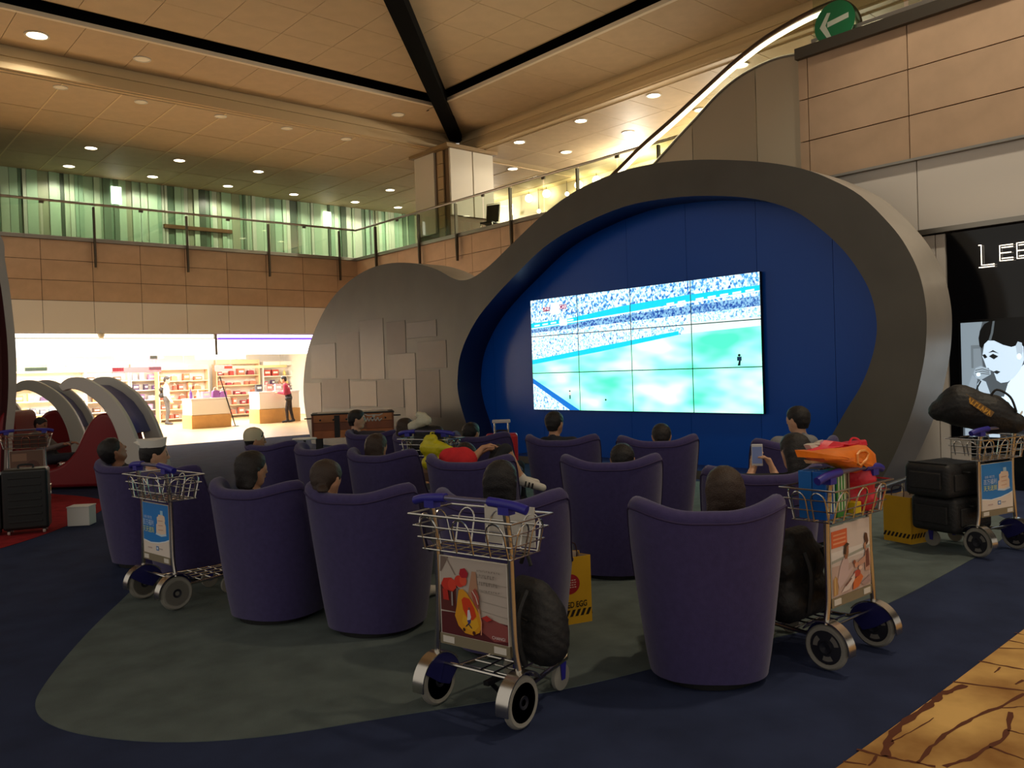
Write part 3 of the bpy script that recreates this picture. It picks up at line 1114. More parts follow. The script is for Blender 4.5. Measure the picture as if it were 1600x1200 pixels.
BEZ = mat('display_bezel', (12, 12, 14), .4)
for i in range(4):
    for j in range(3):
        d = empty('display', (0, 0, 0), parent=vw)
        # local frame: u runs towards smaller world Y (to the right as one faces the wall)
        M = frame((0, VW / 2, 0), (0, -1, 0), (0, 0, 1))
        mb = MB().box((0, VW / 2 - (i + .5) * LW, (j + .5) * LH), (.05, LW - .002, LH - .002))
        mb.build('case', BEZ, d)
        pr = Print(VW, VH, .0003)
        x0, x1, y0, y1 = i / 4 + .0016, (i + 1) / 4 - .0016, j / 3 + .0035, (j + 1) / 3 - .0035
        for P, m in layers:
            Q = clip2(P, x0, x1, y0, y1)
            if Q:
                pr.poly(Q, m)
        if j == 2 and i == 0:
            pr.rect(.07, .885, .108, .925, flat((150, 40, 80), .9)).rect(.112, .85, .158, .955, SKY).rect(.160, .89, .197, .93, flat((150, 60, 110), .9)).rect(.157, .745, .197, .80, SKY)
        if j == 2:
            for q in range(5):
                u0 = i / 4 + .02 + q * .045
                if i in (0, 3) or (i == 2 and q > 2):
                    v0 = .755 + .115 * u0
                    pr.poly([(u0, v0), (u0 + .03, v0 + .004), (u0 + .03, v0 + .018), (u0, v0 + .014)], SKY)
        if j == 0 and i == 1:
            pr.disc(.375, .095, .004, .008, flat((30, 30, 40), 0))
        if j == 0 and i == 0:
            pr.rect(.195, .10, .203, .135, flat((60, 120, 130), .8)).rect(.193, .135, .204, .16, flat((250, 220, 220), 1.)).disc(.199, .17, .004, .008, flat((90, 60, 60), .5))
        if j == 1 and i == 3:
            pr.poly([(.915, .345), (.921, .385), (.927, .385), (.925, .345)], flat((20, 50, 70), .3)).rect(.914, .38, .930, .41, flat((30, 70, 110), .4)).disc(.922, .42, .005, .009, flat((30, 40, 60), .2))
        pr.build('picture', d, Matrix.Translation((-.026, 0, 0)) @ M)
        if j == 2 and i == 0:
            for s_, u in (('ONE', .088), ('CAR', .178)):
                text(s_, .085, flat((255, 250, 255), 1.3), d, Matrix.Translation((-.0312, 0, 0)) @ M @ Matrix.Translation((u * VW, .908 * VH, 0)), 'score_lettering')
lamp('pod_downlight', 'SPOT', (9.2, 7.6, 9.3), 500, (1, .85, .62), .2, (9.9, 7.9, 3.2), .5, .8)

# ================================================================== BLACK SHOPFRONT ON THE RIGHT
sf = empty('black_shopfront', (XR, 0, 0))
tag(sf, 'glossy black shopfront with white neon lettering', 'shopfront')
M_BG = mat('glossy_black_panel', (10, 11, 16), .12, 0, spec=.5)
for k, (y0, y1) in enumerate(((2.9, 4.08), (1.5, 2.88), (.1, 1.48), (-1.3, .08))):
    MB().box((.03, (y0 + y1) / 2, Z_OPEN / 2 - .01), (.10, y1 - y0, Z_OPEN - .04)).build('black_panel', M_BG, sf)
NEON = flat((255, 240, 215), 3.)
lp = [at(px_, py_, 0, XR - .05) for px_, py_ in ((1541, 398), (1570, 395), (1597, 391), (1625, 388))]
stroke = {'L': [[(-.05, .12), (-.05, -.12), (.09, -.12)], [(-.08, .12), (-.05, .12)], [(-.08, -.145), (.09, -.145)]],
          'E': [[(.09, .10), (-.05, .10), (-.05, -.10), (.09, -.10)], [(-.05, 0), (.07, 0)], [(-.03, .07), (.09, .07)], [(-.03, -.07), (.09, -.07)]]}
for ch, p in zip('LEE', lp):
    mb = MB()
    for st in stroke[ch]:
        mb.tube([(-.06, p.y - u * 1.0, p.z + v * (1 if ch == 'L' else .9)) for u, v in st], .0055, 6)
    mb.build('neon_letter', NEON, sf)
# lightbox poster
lb = empty('poster_lightbox', (XR - .05, 0, 0))
tag(lb, 'backlit black and white poster of a woman resting her chin on her hand', 'poster')
c0, c1 = at(1500, 505, 0, XR - .06), at(1508, 690, 0, XR - .06)
PY, PZ0, PZ1 = (c0.y + c1.y) / 2, .62, c0.z
PW, PH = .82, PZ1 - PZ0
MB().box((0, PY - PW / 2, (PZ0 + PZ1) / 2), (.05, PW + .06, PH + .06)).build('lightbox_frame', mat('lightbox_black', (8, 8, 10), .3), lb)
pr = Print(PW, PH)
g = lambda v, e=1.0: flat((int(v * .86), int(v * .96), min(255, int(v * 1.04))), e, .5)
q = lambda P: [((x_ - 37) / 430.0, 1 - (y_ - 490) / 500.0) for x_, y_ in P]
pr.rect(0, 0, 1, 1, g(110, .5)).poly(q([(37, 490), (165, 490), (140, 560), (150, 640), (130, 720), (110, 860), (37, 900)]), g(165, .7)).poly(q([(95, 590), (150, 590), (165, 690), (95, 690)]), g(140, .6)).poly(q([(108, 605), (150, 605), (160, 690), (108, 690)]), g(162, .65))
pr.poly(q([(300, 760), (340, 720), (388, 680), (467, 700), (467, 990), (350, 990), (262, 880), (275, 820)]), g(242, 1.1))
pr.poly(q([(258, 880), (300, 870), (360, 890), (467, 940), (467, 990), (250, 990)]), g(52, .3))
pr.poly(q([(160, 640), (180, 560), (260, 540), (350, 560), (390, 600), (392, 660), (372, 700), (335, 735), (300, 752), (262, 756), (238, 744), (232, 728), (226, 716), (222, 706), (204, 700), (184, 694), (180, 684), (172, 664)]), g(228, 1.0))
pr.poly(q([(146, 596), (142, 560), (150, 528), (176, 500), (205, 490), (467, 490), (467, 640), (420, 640), (398, 610), (372, 590), (345, 600), (325, 604), (280, 594), (230, 574), (196, 572), (172, 588), (160, 606)]), g(26, .12))
pr.poly(q([(198, 572), (212, 540), (224, 490), (236, 490), (226, 540), (212, 574)]), g(120, .5))
pr.poly(q([(348, 600), (360, 582), (382, 588), (388, 620), (376, 655), (358, 652)]), g(205, .9)).disc(*q([(366, 645)])[0], .03, .026, g(250, 1.2))
pr.poly(q([(160, 634), (176, 630), (190, 644), (174, 650)]), g(46, .2)).poly(q([(198, 640), (222, 630), (252, 642), (226, 654)]), g(46, .2)).poly(q([(194, 626), (222, 614), (256, 630), (222, 622)]), g(60, .25))
pr.poly(q([(218, 708), (240, 702), (262, 708), (242, 718)]), g(64, .3)).poly(q([(184, 690), (196, 690), (200, 698), (188, 700)]), g(150, .6))
pr.poly(q([(50, 990), (48, 860), (70, 780), (100, 720), (130, 740), (112, 800), (96, 870), (110, 990)]), g(176, .8))
pr.poly(q([(128, 760), (150, 740), (178, 750), (200, 800), (230, 880), (252, 990), (190, 990), (160, 860)]), g(206, .95))
pr.poly(q([(108, 712), (120, 690), (150, 682), (184, 690), (206, 704), (208, 718), (180, 730), (150, 742), (122, 734)]), g(188, .85))
for k_ in range(3):
    pr.line(q([(118, 700 + k_ * 10), (160, 694 + k_ * 10), (200, 704 + k_ * 7)]), .006, g(110, .4))
pr.disc(*q([(136, 718)])[0], .030, .018, g(250, 1.2)).disc(*q([(270, 832)])[0], .045, .035, g(245, 1.1)).line(q([(150, 746), (128, 775), (100, 840), (92, 870)]), .012, g(50, .2))
pr.build('poster_print', lb, Matrix.Translation((-.027, 0, 0)) @ frame((0, PY, PZ0), (0, -1, 0), (0, 0, 1)))

# ================================================================== THE BRIGHT SHOP IN THE FAR WALL
SY0, SY1 = YA + .05, 35.5
M_SHOPW = mat('shop_white', (245, 240, 228), .6)
M_OAK = mat('oak_counter', (206, 160, 98), .5, noise=.08, nscale=5)
sh = MB().box((6.4, SY1, 1.6), (21.8, .1, 3.2)).box((-4.4, (SY0 + SY1) / 2, 1.6), (.1, SY1 - SY0, 3.2)).box((17.2, (SY0 + SY1) / 2, 1.6), (.1, SY1 - SY0, 3.2)).build('wall_shop', M_SHOPW)
struct(sh, 'white inner walls of the shop')
sc_ = MB().box((6.4, (SY0 + SY1) / 2, 3.2), (21.8, SY1 - SY0, .1)).build('ceiling_shop', M_SHOPW)
struct(sc_, 'white shop ceiling')
for i in range(6):
    for j in range(2):
        x_, y_ = -2.8 + i * 3.4, 28.5 + j * 4.2
        r = empty('shop_ceiling_light', (x_, y_, 3.14))
        tag(r, '%s white light panel from the left, %s row of the shop ceiling' % (['first', 'second', 'third', 'fourth', 'fifth', 'sixth'][i], ['front', 'back'][j]), 'ceiling light', 'light panels in the shop ceiling')
        MB().box((0, 0, 0), (1.3, 1.3, .04)).build('diffuser', flat((255, 250, 238), 9.), r)
        MB().box((.67, 0, 0), (.04, 1.38, .05)).box((-.67, 0, 0), (.04, 1.38, .05)).box((0, .67, 0), (1.3, .04, .05)).box((0, -.67, 0), (1.3, .04, .05)).build('frame', WHITE, r)
for x_ in (-1.5, 2.0, 5.5, 9.0, 12.5):
    lamp('shop_lamp', 'AREA', (x_, 30.6, 3.05), 620, (1, .98, .95), 2.6, (x_, 30.8, 0), sy=4)
# glowing header sign along the top of the opening
hd = empty('shop_header_sign', (0, SY0, 0))
tag(hd, 'long glowing white header above the shop entrance', 'sign')
zb = at(200, 556, 1, SY0).z
xm = at(337, 540, 1, SY0).x
MB().box(((-4.3 + xm) / 2, .05, (zb + 2.97) / 2), (xm + 4.3 - .06, .12, 2.97 - zb)).build('header_panel', flat((255, 252, 245), 2.6), hd)
MB().box(((-4.3 + xm) / 2, .10, 3.06), (xm + 4.3 - .06, .08, .13)).build('cove_strip', flat((255, 244, 215), 2.6), hd)
MB().box(((-4.3 + xm) / 2, .06, 2.985), (xm + 4.3, .13, .025)).build('header_rail', mat('grey_rail', (120, 112, 100), .5), hd)
hd2 = empty('shop_header_sign', (0, SY0, 0))
tag(hd2, 'glowing white header with a violet strip at the right of the shop entrance', 'sign')
MB().box(((xm + 15.8) / 2 + .05, .05, (zb + 2.93) / 2), (15.8 - xm - .1, .12, 2.93 - zb)).build('header_panel', flat((255, 252, 250), 2.6), hd2)
MB().box(((xm + 15.8) / 2 + .05, .05, 2.985), (15.8 - xm - .1, .12, .06)).build('violet_strip', flat((120, 80, 220), 1.2), hd2)
MB().box(((xm + 15.8) / 2 + .05, .05, 3.07), (15.8 - xm - .1, .12, .10)).build('cove_strip', flat((225, 205, 255), 2.6), hd2)
MB().box((xm, .02, (zb + 3.12) / 2), (.06, .16, 3.12 - zb)).build('divider', mat('grey_rail', (120, 112, 100), .5), hd2)
# lens-shaped smoke detector under the soffit
sd = empty('ceiling_camera', at(158, 524, 1, YA - .1))
tag(sd, 'small white dome camera hanging over the shop entrance', 'camera')
MB().lathe([(.001, -.10), (.06, -.08), (.09, -.02), (.10, .04), (.06, .07)], 16).build('dome', mat('cream_plastic', (225, 215, 185), .4), sd, smooth=True)
MB().lathe([(.03, .07), (.03, .14)], 10).build('mount', WHITE, sd)

rs = random.Random(5)
PROD = [(176, 70, 62), (196, 120, 84), (120, 84, 140), (222, 200, 120), (90, 96, 110), (206, 150, 150), (150, 110, 80), (240, 232, 220), (84, 66, 96), (200, 90, 110), (120, 150, 170), (60, 54, 54)]
pmesh = {}


def product(x, y, z, w, d, h, c, label, cat='merchandise', kind='box', group='merchandise in the shop'):
    key = (kind, round(w, 2), round(d, 2), round(h, 2), c)
    if key not in pmesh:
        mb = MB()
        if kind == 'box':
            mb.box((0, 0, h / 2), (w, d, h))
            mb.box((0, -d / 2 - .003, h * .55), (w * .7, .006, h * .3), 1)
        elif kind == 'bag':
            mb.prism([(-w / 2, 0), (w / 2, 0), (w * .42, h * .62), (w * .15, h * .70), (-w * .15, h * .70), (-w * .42, h * .62)], lambda p: (p[0], -d / 2, p[1]), lambda p: (p[0], d / 2, p[1]))
            mb.tube([(-w * .25, 0, h * .62), (-w * .2, 0, h * .9), (0, 0, h), (w * .2, 0, h * .9), (w * .25, 0, h * .62)], .012, 5, 1)
        else:
            mb.lathe([(w * .5, 0), (w * .5, h * .6), (w * .2, h * .75), (w * .18, h)], 10)
        pmesh[key] = mb.mesh('product', [flat(c, 0, .5), flat((235, 225, 205), 0, .5)])
    o = inst({'box': 'gift_box', 'bag': 'handbag', 'bottle': 'bottle'}[kind], pmesh[key], (x, y, z))
    tag(o, label, cat, group)


CN = {}
for c_ in PROD + [(196, 150, 100), (110, 80, 60), (206, 150, 190), (240, 232, 240), (196, 110, 74), (206, 140, 100), (176, 80, 62), (186, 60, 56), (196, 110, 84), (150, 60, 70)]:
    r_, g_, b_ = c_
    CN[c_] = 'white' if min(c_) > 215 else 'dark' if max(c_) < 116 else 'purple' if b_ > g_ + 20 and r_ > g_ + 10 else 'blue' if b_ > r_ + 20 else 'yellow' if r_ > 190 and g_ > 180 else 'red' if r_ > g_ * 1.9 else 'orange' if r_ > g_ * 1.35 and r_ > 190 else 'brown'
ORD = ['first', 'second', 'third', 'fourth', 'fifth', 'sixth', 'seventh', 'eighth', 'ninth', 'tenth', 'eleventh']


def shelf_unit(x, y, w, h, n, label, colour, plab, kinds=('box',), pal=PROD, dens=.26):
    r = empty('display_shelf', (x, y, .008))
    tag(r, label, 'shelf')
    MB().box((0, .2, h / 2), (w, .05, h)).build('back_panel', mat('shelf_back', (232, 222, 206), .6), r)
    for s in (-1, 1):
        MB().box((s * w / 2, 0, h / 2), (.05, .45, h)).build('side_panel', colour, r)
    for k in range(n):
        z = .12 + k * (h - .2) / n
        MB().box((0, 0, z), (w - .05, .42, .035)).build('shelf_board', colour, r)
        xx = -w / 2 + .08
        q = 0
        while xx < w / 2 - .34:
            pw = rs.choice((.14, .18, .24, .3))
            ph = min(rs.choice((.16, .22, .28)), (h - .2) / n - .06)
            c_, kd = rs.choice(pal), rs.choice(kinds)
            product(x + xx + pw / 2, y - .04, .008 + z + .0185, pw, .22, ph, c_, '%s %s, %s from left on %s board up, %s' % (CN[c_], {'box': 'box', 'bag': 'handbag', 'bottle': 'bottle'}[kd], ORD[q], ORD[k], plab), {'box': 'box', 'bag': 'handbag', 'bottle': 'bottle'}[kd], kind=kd)
            xx += pw + dens * rs.uniform(.2, 1)
            q += 1
    MB().box((0, -.1, h + .09), (w, .3, .18)).build('header_board', colour, r)
    return r


def P_(px_, py_, Y):
    q = at(px_, py_, 1, Y)
    return q.x


WM = mat('white_shelf', (240, 234, 224), .5)
WD = mat('wood_shelf', (220, 186, 146), .5)
shelf_unit(P_(70, 600, 33.5), 33.5, 2.6, 2.1, 4, 'white display shelf at the left end of the shop, behind the pods', WM, 'shelf at shop left end', ('box', 'bag'))
shelf_unit(P_(152, 600, 34.6), 34.6, 2.2, 2.2, 5, 'white display shelf of packets behind the pod arches', WM, 'shelf behind pod arches', pal=[(222, 200, 120), (196, 150, 100), (110, 80, 60), (240, 232, 220)])
shelf_unit(P_(243, 600, 34.8), 34.8, 2.0, 2.2, 5, 'shelf of purple goods left of the standing man with backpack', WM, 'shelf of purple goods', pal=[(120, 84, 140), (206, 150, 190), (84, 66, 96), (240, 232, 240)])
shelf_unit(P_(285, 600, 34.2), 34.2, 2.0, 2.1, 5, 'wooden shelf of orange goods right of the standing man with backpack', WD, 'shelf of orange goods', ('box', 'bag'), [(196, 110, 74), (206, 140, 100), (176, 80, 62)])
shelf_unit(P_(370, 600, 34.8), 34.8, 1.9, 2.3, 5, 'tall shelf of red bags between the two counters', WD, 'shelf between the counters', ('bag', 'box'), [(186, 60, 56), (196, 110, 84), (150, 60, 70)])
shelf_unit(P_(440, 600, 34.9), 34.9, 1.9, 2.2, 5, 'white shelf behind the right-hand counter', WM, 'shelf behind right counter', ('box', 'bottle'))


def counter(px0, px1, py, Y, h, d, label):
    a, b = at(px0, py, 1, Y), at(px1, py, 1, Y)
    w = b.x - a.x
    r = empty('shop_counter', ((a.x + b.x) / 2, Y + d / 2, .008))
    tag(r, label, 'counter')
    MB().box((0, 0, h * .22), (w, d, h * .44)).build('oak_base', M_OAK, r, bevel=.01)
    MB().box((0, .0, h * .70), (w * .97, d * .97, h * .50)).build('white_body', M_SHOPW, r, bevel=.01)
    MB().box((0, 0, h * .975), (w, d, h * .05)).build('top', mat('counter_top', (250, 246, 240), .3), r)
    return r, w


c1, w1 = counter(300, 362, 668, 27.95, 1.02, .9, 'white and oak display counter in the middle of the shop entrance')
c2, w2 = counter(406, 470, 660, 28.3, 1.15, .9, 'white and oak display counter by the person in a red top')
for k, (u, kind, c, s) in enumerate(((-.55, 'bottle', (110, 70, 150), .34), (-.3, 'bottle', (236, 228, 240), .3), (-.05, 'box', (206, 190, 220), .22), (.3, 'bag', (130, 70, 130), .36), (.55, 'bag', (150, 90, 150), .3))):
    product(c1.location.x + u, c1.location.y - .1, 1.03, .26 if kind != 'bottle' else .1, .15, s, c, ['tall violet bottle', 'white bottle', 'pale lilac box', 'large purple handbag', 'small mauve handbag'][k] + ' on the middle shop counter', ['bottle', 'bottle', 'box', 'handbag', 'handbag'][k], kind, 'goods on the middle shop counter')
for k, (u, c) in enumerate(((-.6, (60, 60, 66)), (-.2, (186, 110, 100)), (.15, (206, 150, 150)), (.5, (120, 70, 70)))):
    product(c2.location.x + u, c2.location.y, 1.16, .22, .15, .26, c, ['small black box', 'brick red box', 'pale pink box', 'dark red box'][k] + ' on the right-hand shop counter', 'box', 'box', 'goods on the right-hand shop counter')
# hanging signs; panels glow in their own colour in place of light falling on them
for k, (px_, py_, w, h, c, lab) in enumerate(((212, 559, 1.5, .16, (96, 84, 90), 'dark grey hanging sign near the middle of the shop'), (245, 557, .5, .18, (140, 134, 110), 'small olive hanging sign in the shop'),
                                              (50, 575, .9, .22, (110, 125, 90), 'green hanging sign at the left of the shop'), (78, 578, 1.5, .18, (150, 142, 145), 'grey hanging sign at the left of the shop'), (160, 577, 1.4, .18, (150, 142, 145), 'grey hanging sign above the pod arches'),
                                              (214, 578, 1.7, .2, (206, 70, 70), 'red hanging sign in the middle of the shop'), (263, 574, 1.4, .18, (140, 134, 134), 'grey hanging sign over the standing man with backpack'), (349, 575, .7, .24, (214, 86, 80), 'red square sign above the middle counter'),
                                              (345, 558, 2.0, .18, (130, 124, 120), 'grey hanging sign below the divider of the header'), (400, 573, 2.6, .10, (170, 140, 90), 'thin bronze bar sign at the right of the shop'))):
    Y = 31.5
    p = at(px_, py_, 1, Y)
    r = empty('hanging_sign', p)
    tag(r, lab, 'sign')
    MB().box((0, 0, 0), (w, .06, h)).build('sign_panel', flat(c, .9, .5), r)
    for s in (-1, 1):
        MB().tube([(s * w * .4, 0, h / 2), (s * w * .4, 0, 3.14 - p.z)], .008, 5).build('hanger', STEEL, r)
# slim queue pole leaning by the counter
q0, q1 = at(368, 666, 2, .008), None
r = empty('slim_post', (q0.x, q0.y, .008))
tag(r, 'thin black leaning post beside the middle shop counter', 'post')
MB().tube([(0, 0, 0), (-.45, .1, 1.75)], .02, 8).build('post', BLACK, r)
MB().lathe([(.12, 0), (.12, .02), (.02, .03)], 16).build('base_disc', BLACK, r)

# ================================================================== PEOPLE: one continuous surface per body, grown from joints
def field(prims, h):
    """prims: (a, b, ra, rb, mat, k). returns grid field, ids, origin"""
    A = np.array([p[0] for p in prims], float)
    B = np.array([p[1] for p in prims], float)
    R = np.array([max(p[2], p[3]) for p in prims])
    lo = np.minimum(A, B).min(0) - R.max() - 3 * h
    hi = np.maximum(A, B).max(0) + R.max() + 3 * h
    n = np.ceil((hi - lo) / h).astype(int) + 1
    Fd = np.full(n, 1.0, np.float32)
    Bd = np.full(n, 1.0, np.float32)
    Id = np.zeros(n, np.int16)
    for a, b, ra, rb, mi, k in prims:
        a, b = np.array(a, float), np.array(b, float)
        m = max(ra, rb) + max(k, .03) + 2 * h
        i0 = np.maximum(((np.minimum(a, b) - m - lo) / h).astype(int), 0)
        i1 = np.minimum(((np.maximum(a, b) + m - lo) / h).astype(int) + 2, n)
        gx, gy, gz = (lo[d] + np.arange(i0[d], i1[d]) * h for d in range(3))
        X, Y, Z = gx[:, None, None] - a[0], gy[None, :, None] - a[1], gz[None, None, :] - a[2]
        d = b - a
        L2 = float(d @ d) or 1e-9
        t = np.clip((X * d[0] + Y * d[1] + Z * d[2]) / L2, 0, 1)
        D = np.sqrt((X - t * d[0]) ** 2 + (Y - t * d[1]) ** 2 + (Z - t * d[2]) ** 2) - (ra + (rb - ra) * t)
        sl = tuple(slice(i0[d_], i1[d_]) for d_ in range(3))
        f = Fd[sl]
        hh_ = np.clip(.5 + .5 * (f - D) / k, 0, 1)
        Fd[sl] = f + (D - f) * hh_ - k * hh_ * (1 - hh_)
        w = D < Bd[sl]
        Bd[sl] = np.where(w, D, Bd[sl])
        Id[sl] = np.where(w, mi, Id[sl])
    return Fd, Id, lo


def nets(Fd, Id, lo, h):
    S = Fd < 0
    c = [S[i:S.shape[0] - 1 + i, j:S.shape[1] - 1 + j, k:S.shape[2] - 1 + k] for i in (0, 1) for j in (0, 1) for k in (0, 1)]
    cnt = sum(x.astype(np.int8) for x in c)
    act = (cnt > 0) & (cnt < 8)
    idx = np.argwhere(act)
    num = np.full(act.shape, -1, np.int64)
    num[act] = np.arange(len(idx))
    val = np.stack([Fd[idx[:, 0] + i, idx[:, 1] + j, idx[:, 2] + k] for i in (0, 1) for j in (0, 1) for k in (0, 1)], 1)
    cor = np.array([(i, j, k) for i in (0, 1) for j in (0, 1) for k in (0, 1)], float)
    acc = np.zeros((len(idx), 3))
    w = np.zeros(len(idx))
    for a in range(8):
        for b in range(a + 1, 8):
            if abs(cor[a] - cor[b]).sum() != 1:
                continue
            va, vb = val[:, a], val[:, b]
            m = (va < 0) != (vb < 0)
            t = np.where(m, va / np.where(m, va - vb, 1), 0)
            acc += np.where(m[:, None], cor[a] + t[:, None] * (cor[b] - cor[a]), 0)
            w += m
    V = lo + (idx + acc / w[:, None]) * h
    ids = Id[idx[:, 0], idx[:, 1], idx[:, 2]]
    Fs = []
    for ax in range(3):
        o = [1 if d == ax else 0 for d in range(3)]
        s0 = S[:S.shape[0] - o[0], :S.shape[1] - o[1], :S.shape[2] - o[2]]
        s1 = S[o[0]:, o[1]:, o[2]:]
        e = np.argwhere(s0 != s1)
        flip = s0[e[:, 0], e[:, 1], e[:, 2]]
        u, v = [(1, 2), (2, 0), (0, 1)][ax]
        q = []
        for du, dv in ((0, 0), (-1, 0), (-1, -1), (0, -1)):
            c_ = e.copy()
            c_[:, u] += du
            c_[:, v] += dv
            q.append(num[c_[:, 0], c_[:, 1], c_[:, 2]])
        q = np.stack(q, 1)
        q[~flip] = q[~flip][:, ::-1]
        Fs.append(q)
    return V, np.concatenate(Fs), ids


def surf_mesh(name, prims, mats_, h, cut=None, wob=0.):
    Fd, Id, lo = field(prims, h)
    if cut is not None or wob:
        n = Fd.shape
        X = (lo[0] + np.arange(n[0]) * h)[:, None, None]
        Y = (lo[1] + np.arange(n[1]) * h)[None, :, None]
        Z = (lo[2] + np.arange(n[2]) * h)[None, None, :]
        if wob:
            Fd = Fd + wob * (np.sin(X * 190 + 3 * np.sin(Z * 70)) * np.sin(Y * 170 + 2 * np.sin(X * 60)) + .6 * np.sin(Z * 120 + X * 90)).astype(np.float32)
        for nv, c in (cut or []):
            Fd = np.maximum(Fd, (X * nv[0] + Y * nv[1] + Z * nv[2] - c).astype(np.float32))
    V, Q, ids = nets(Fd, Id, lo, h)
    me = bpy.data.meshes.new(name)
    me.vertices.add(len(V))
    me.vertices.foreach_set('co', V.astype(np.float32).ravel())
    me.loops.add(Q.size)
    me.loops.foreach_set('vertex_index', Q.astype(np.int32).ravel())
    me.polygons.add(len(Q))
    me.polygons.foreach_set('loop_start', np.arange(len(Q), dtype=np.int32) * 4)
    for m in mats_:
        me.materials.append(m)
    me.polygons.foreach_set('material_index', ids[Q[:, 0]].astype(np.int32))
    me.update(calc_edges=True)
    me.validate()
    me.shade_smooth()
    return me


SKINS = [mat('skin_a', (196, 146, 112), .55, noise=.06, nscale=20), mat('skin_b', (168, 118, 88), .55, noise=.06, nscale=20), mat('skin_c', (212, 164, 132), .55, noise=.06, nscale=20)]
HAIRS = {'black': mat('hair_black', (24, 20, 20), .5, bump=.6, bscale=160), 'brown': mat('hair_brown', (58, 42, 32), .5, bump=.6, bscale=160), 'dark': mat('hair_dark', (34, 27, 24), .5, bump=.6, bscale=160)}
LIP = mat('lip', (160, 92, 84), .5)
EYE = mat('eye_dark', (28, 22, 20), .3)


def V3(*a):
    return np.array(a, float)


def head_prims(Hc, f, u, s, M):
    r = np.cross(f, u)
    P = lambda a, b, c: Hc + s * (f * a + r * b + u * c)
    sk, hr, lp_, ey = M['skin'], M['brow'], M['lip'], M['eye']
    o = []
    o.append((P(-.015, 0, .03), P(-.015, 0, .03), .090 * s, .090 * s, sk, .02))
    o.append((P(.025, 0, .035), P(.03, 0, .02), .078 * s, .076 * s, sk, .03))
    o.append((P(.045, 0, -.01), P(.052, 0, -.082), .062 * s, .040 * s, sk, .03))
    for e in (-1, 1):
        o.append((P(.0, .05 * e, -.03), P(.03, .032 * e, -.075), .040 * s, .034 * s, sk, .03))
        o.append((P(-.012, .088 * e, .012), P(-.006, .086 * e, -.028), .017 * s, .012 * s, sk, .008))
        o.append((P(.088, .035 * e, .006), P(.088, .035 * e, .006), .0125 * s, .0125 * s, ey, .003))
        o.append((P(.094, .020 * e, .030), P(.086, .05 * e, .028), .006 * s, .005 * s, hr, .004))
    o.append((P(.098, 0, .012), P(.116, 0, -.026), .010 * s, .015 * s, sk, .012))
    o.append((P(.099, -.02, -.058), P(.099, .02, -.058), .007 * s, .007 * s, lp_, .006))
    return o


def hand_prims(W, d, n, s, sk, side, curl=.5):
    """wrist, pointing direction, palm normal (towards the inside of the curl)"""
    d, n = d / np.linalg.norm(d), n / np.linalg.norm(n)
    n = n - d * (n @ d)
    n /= np.linalg.norm(n)
    t = np.cross(d, n) * side
    o = []
    for k in (-.024, -.008, .008, .024):
        o.append((W + s * (d * .015 + t * k * .7), W + s * (d * .085 + t * k), .017 * s, .014 * s, sk, .014))
    for k, L in ((-.030, .060), (-.010, .075), (.010, .080), (.030, .070)):
        b0 = W + s * (d * .085 + t * k)
        d1 = d * math.cos(curl) + n * math.sin(curl)
        d2 = d * math.cos(2 * curl) + n * math.sin(2 * curl)
        b1 = b0 + s * d1 * L * .55
        b2 = b1 + s * d2 * L * .5
        o.append((b0, b1, .0100 * s, .0095 * s, sk, .004))
        o.append((b1, b2, .0095 * s, .0080 * s, sk, .004))
    b0 = W + s * (d * .03 + t * .03)
    b1 = b0 + s * (d * .035 + t * .032 + n * .012)
    b2 = b1 + s * (d * .034 + t * .006 + n * .010)
    o.append((b0, b1, .0130 * s, .0110 * s, sk, .008))
    o.append((b1, b2, .0110 * s, .0090 * s, sk, .004))
    return o


def nrm(v):
    v = np.array(v, float)
    return v / np.linalg.norm(v)


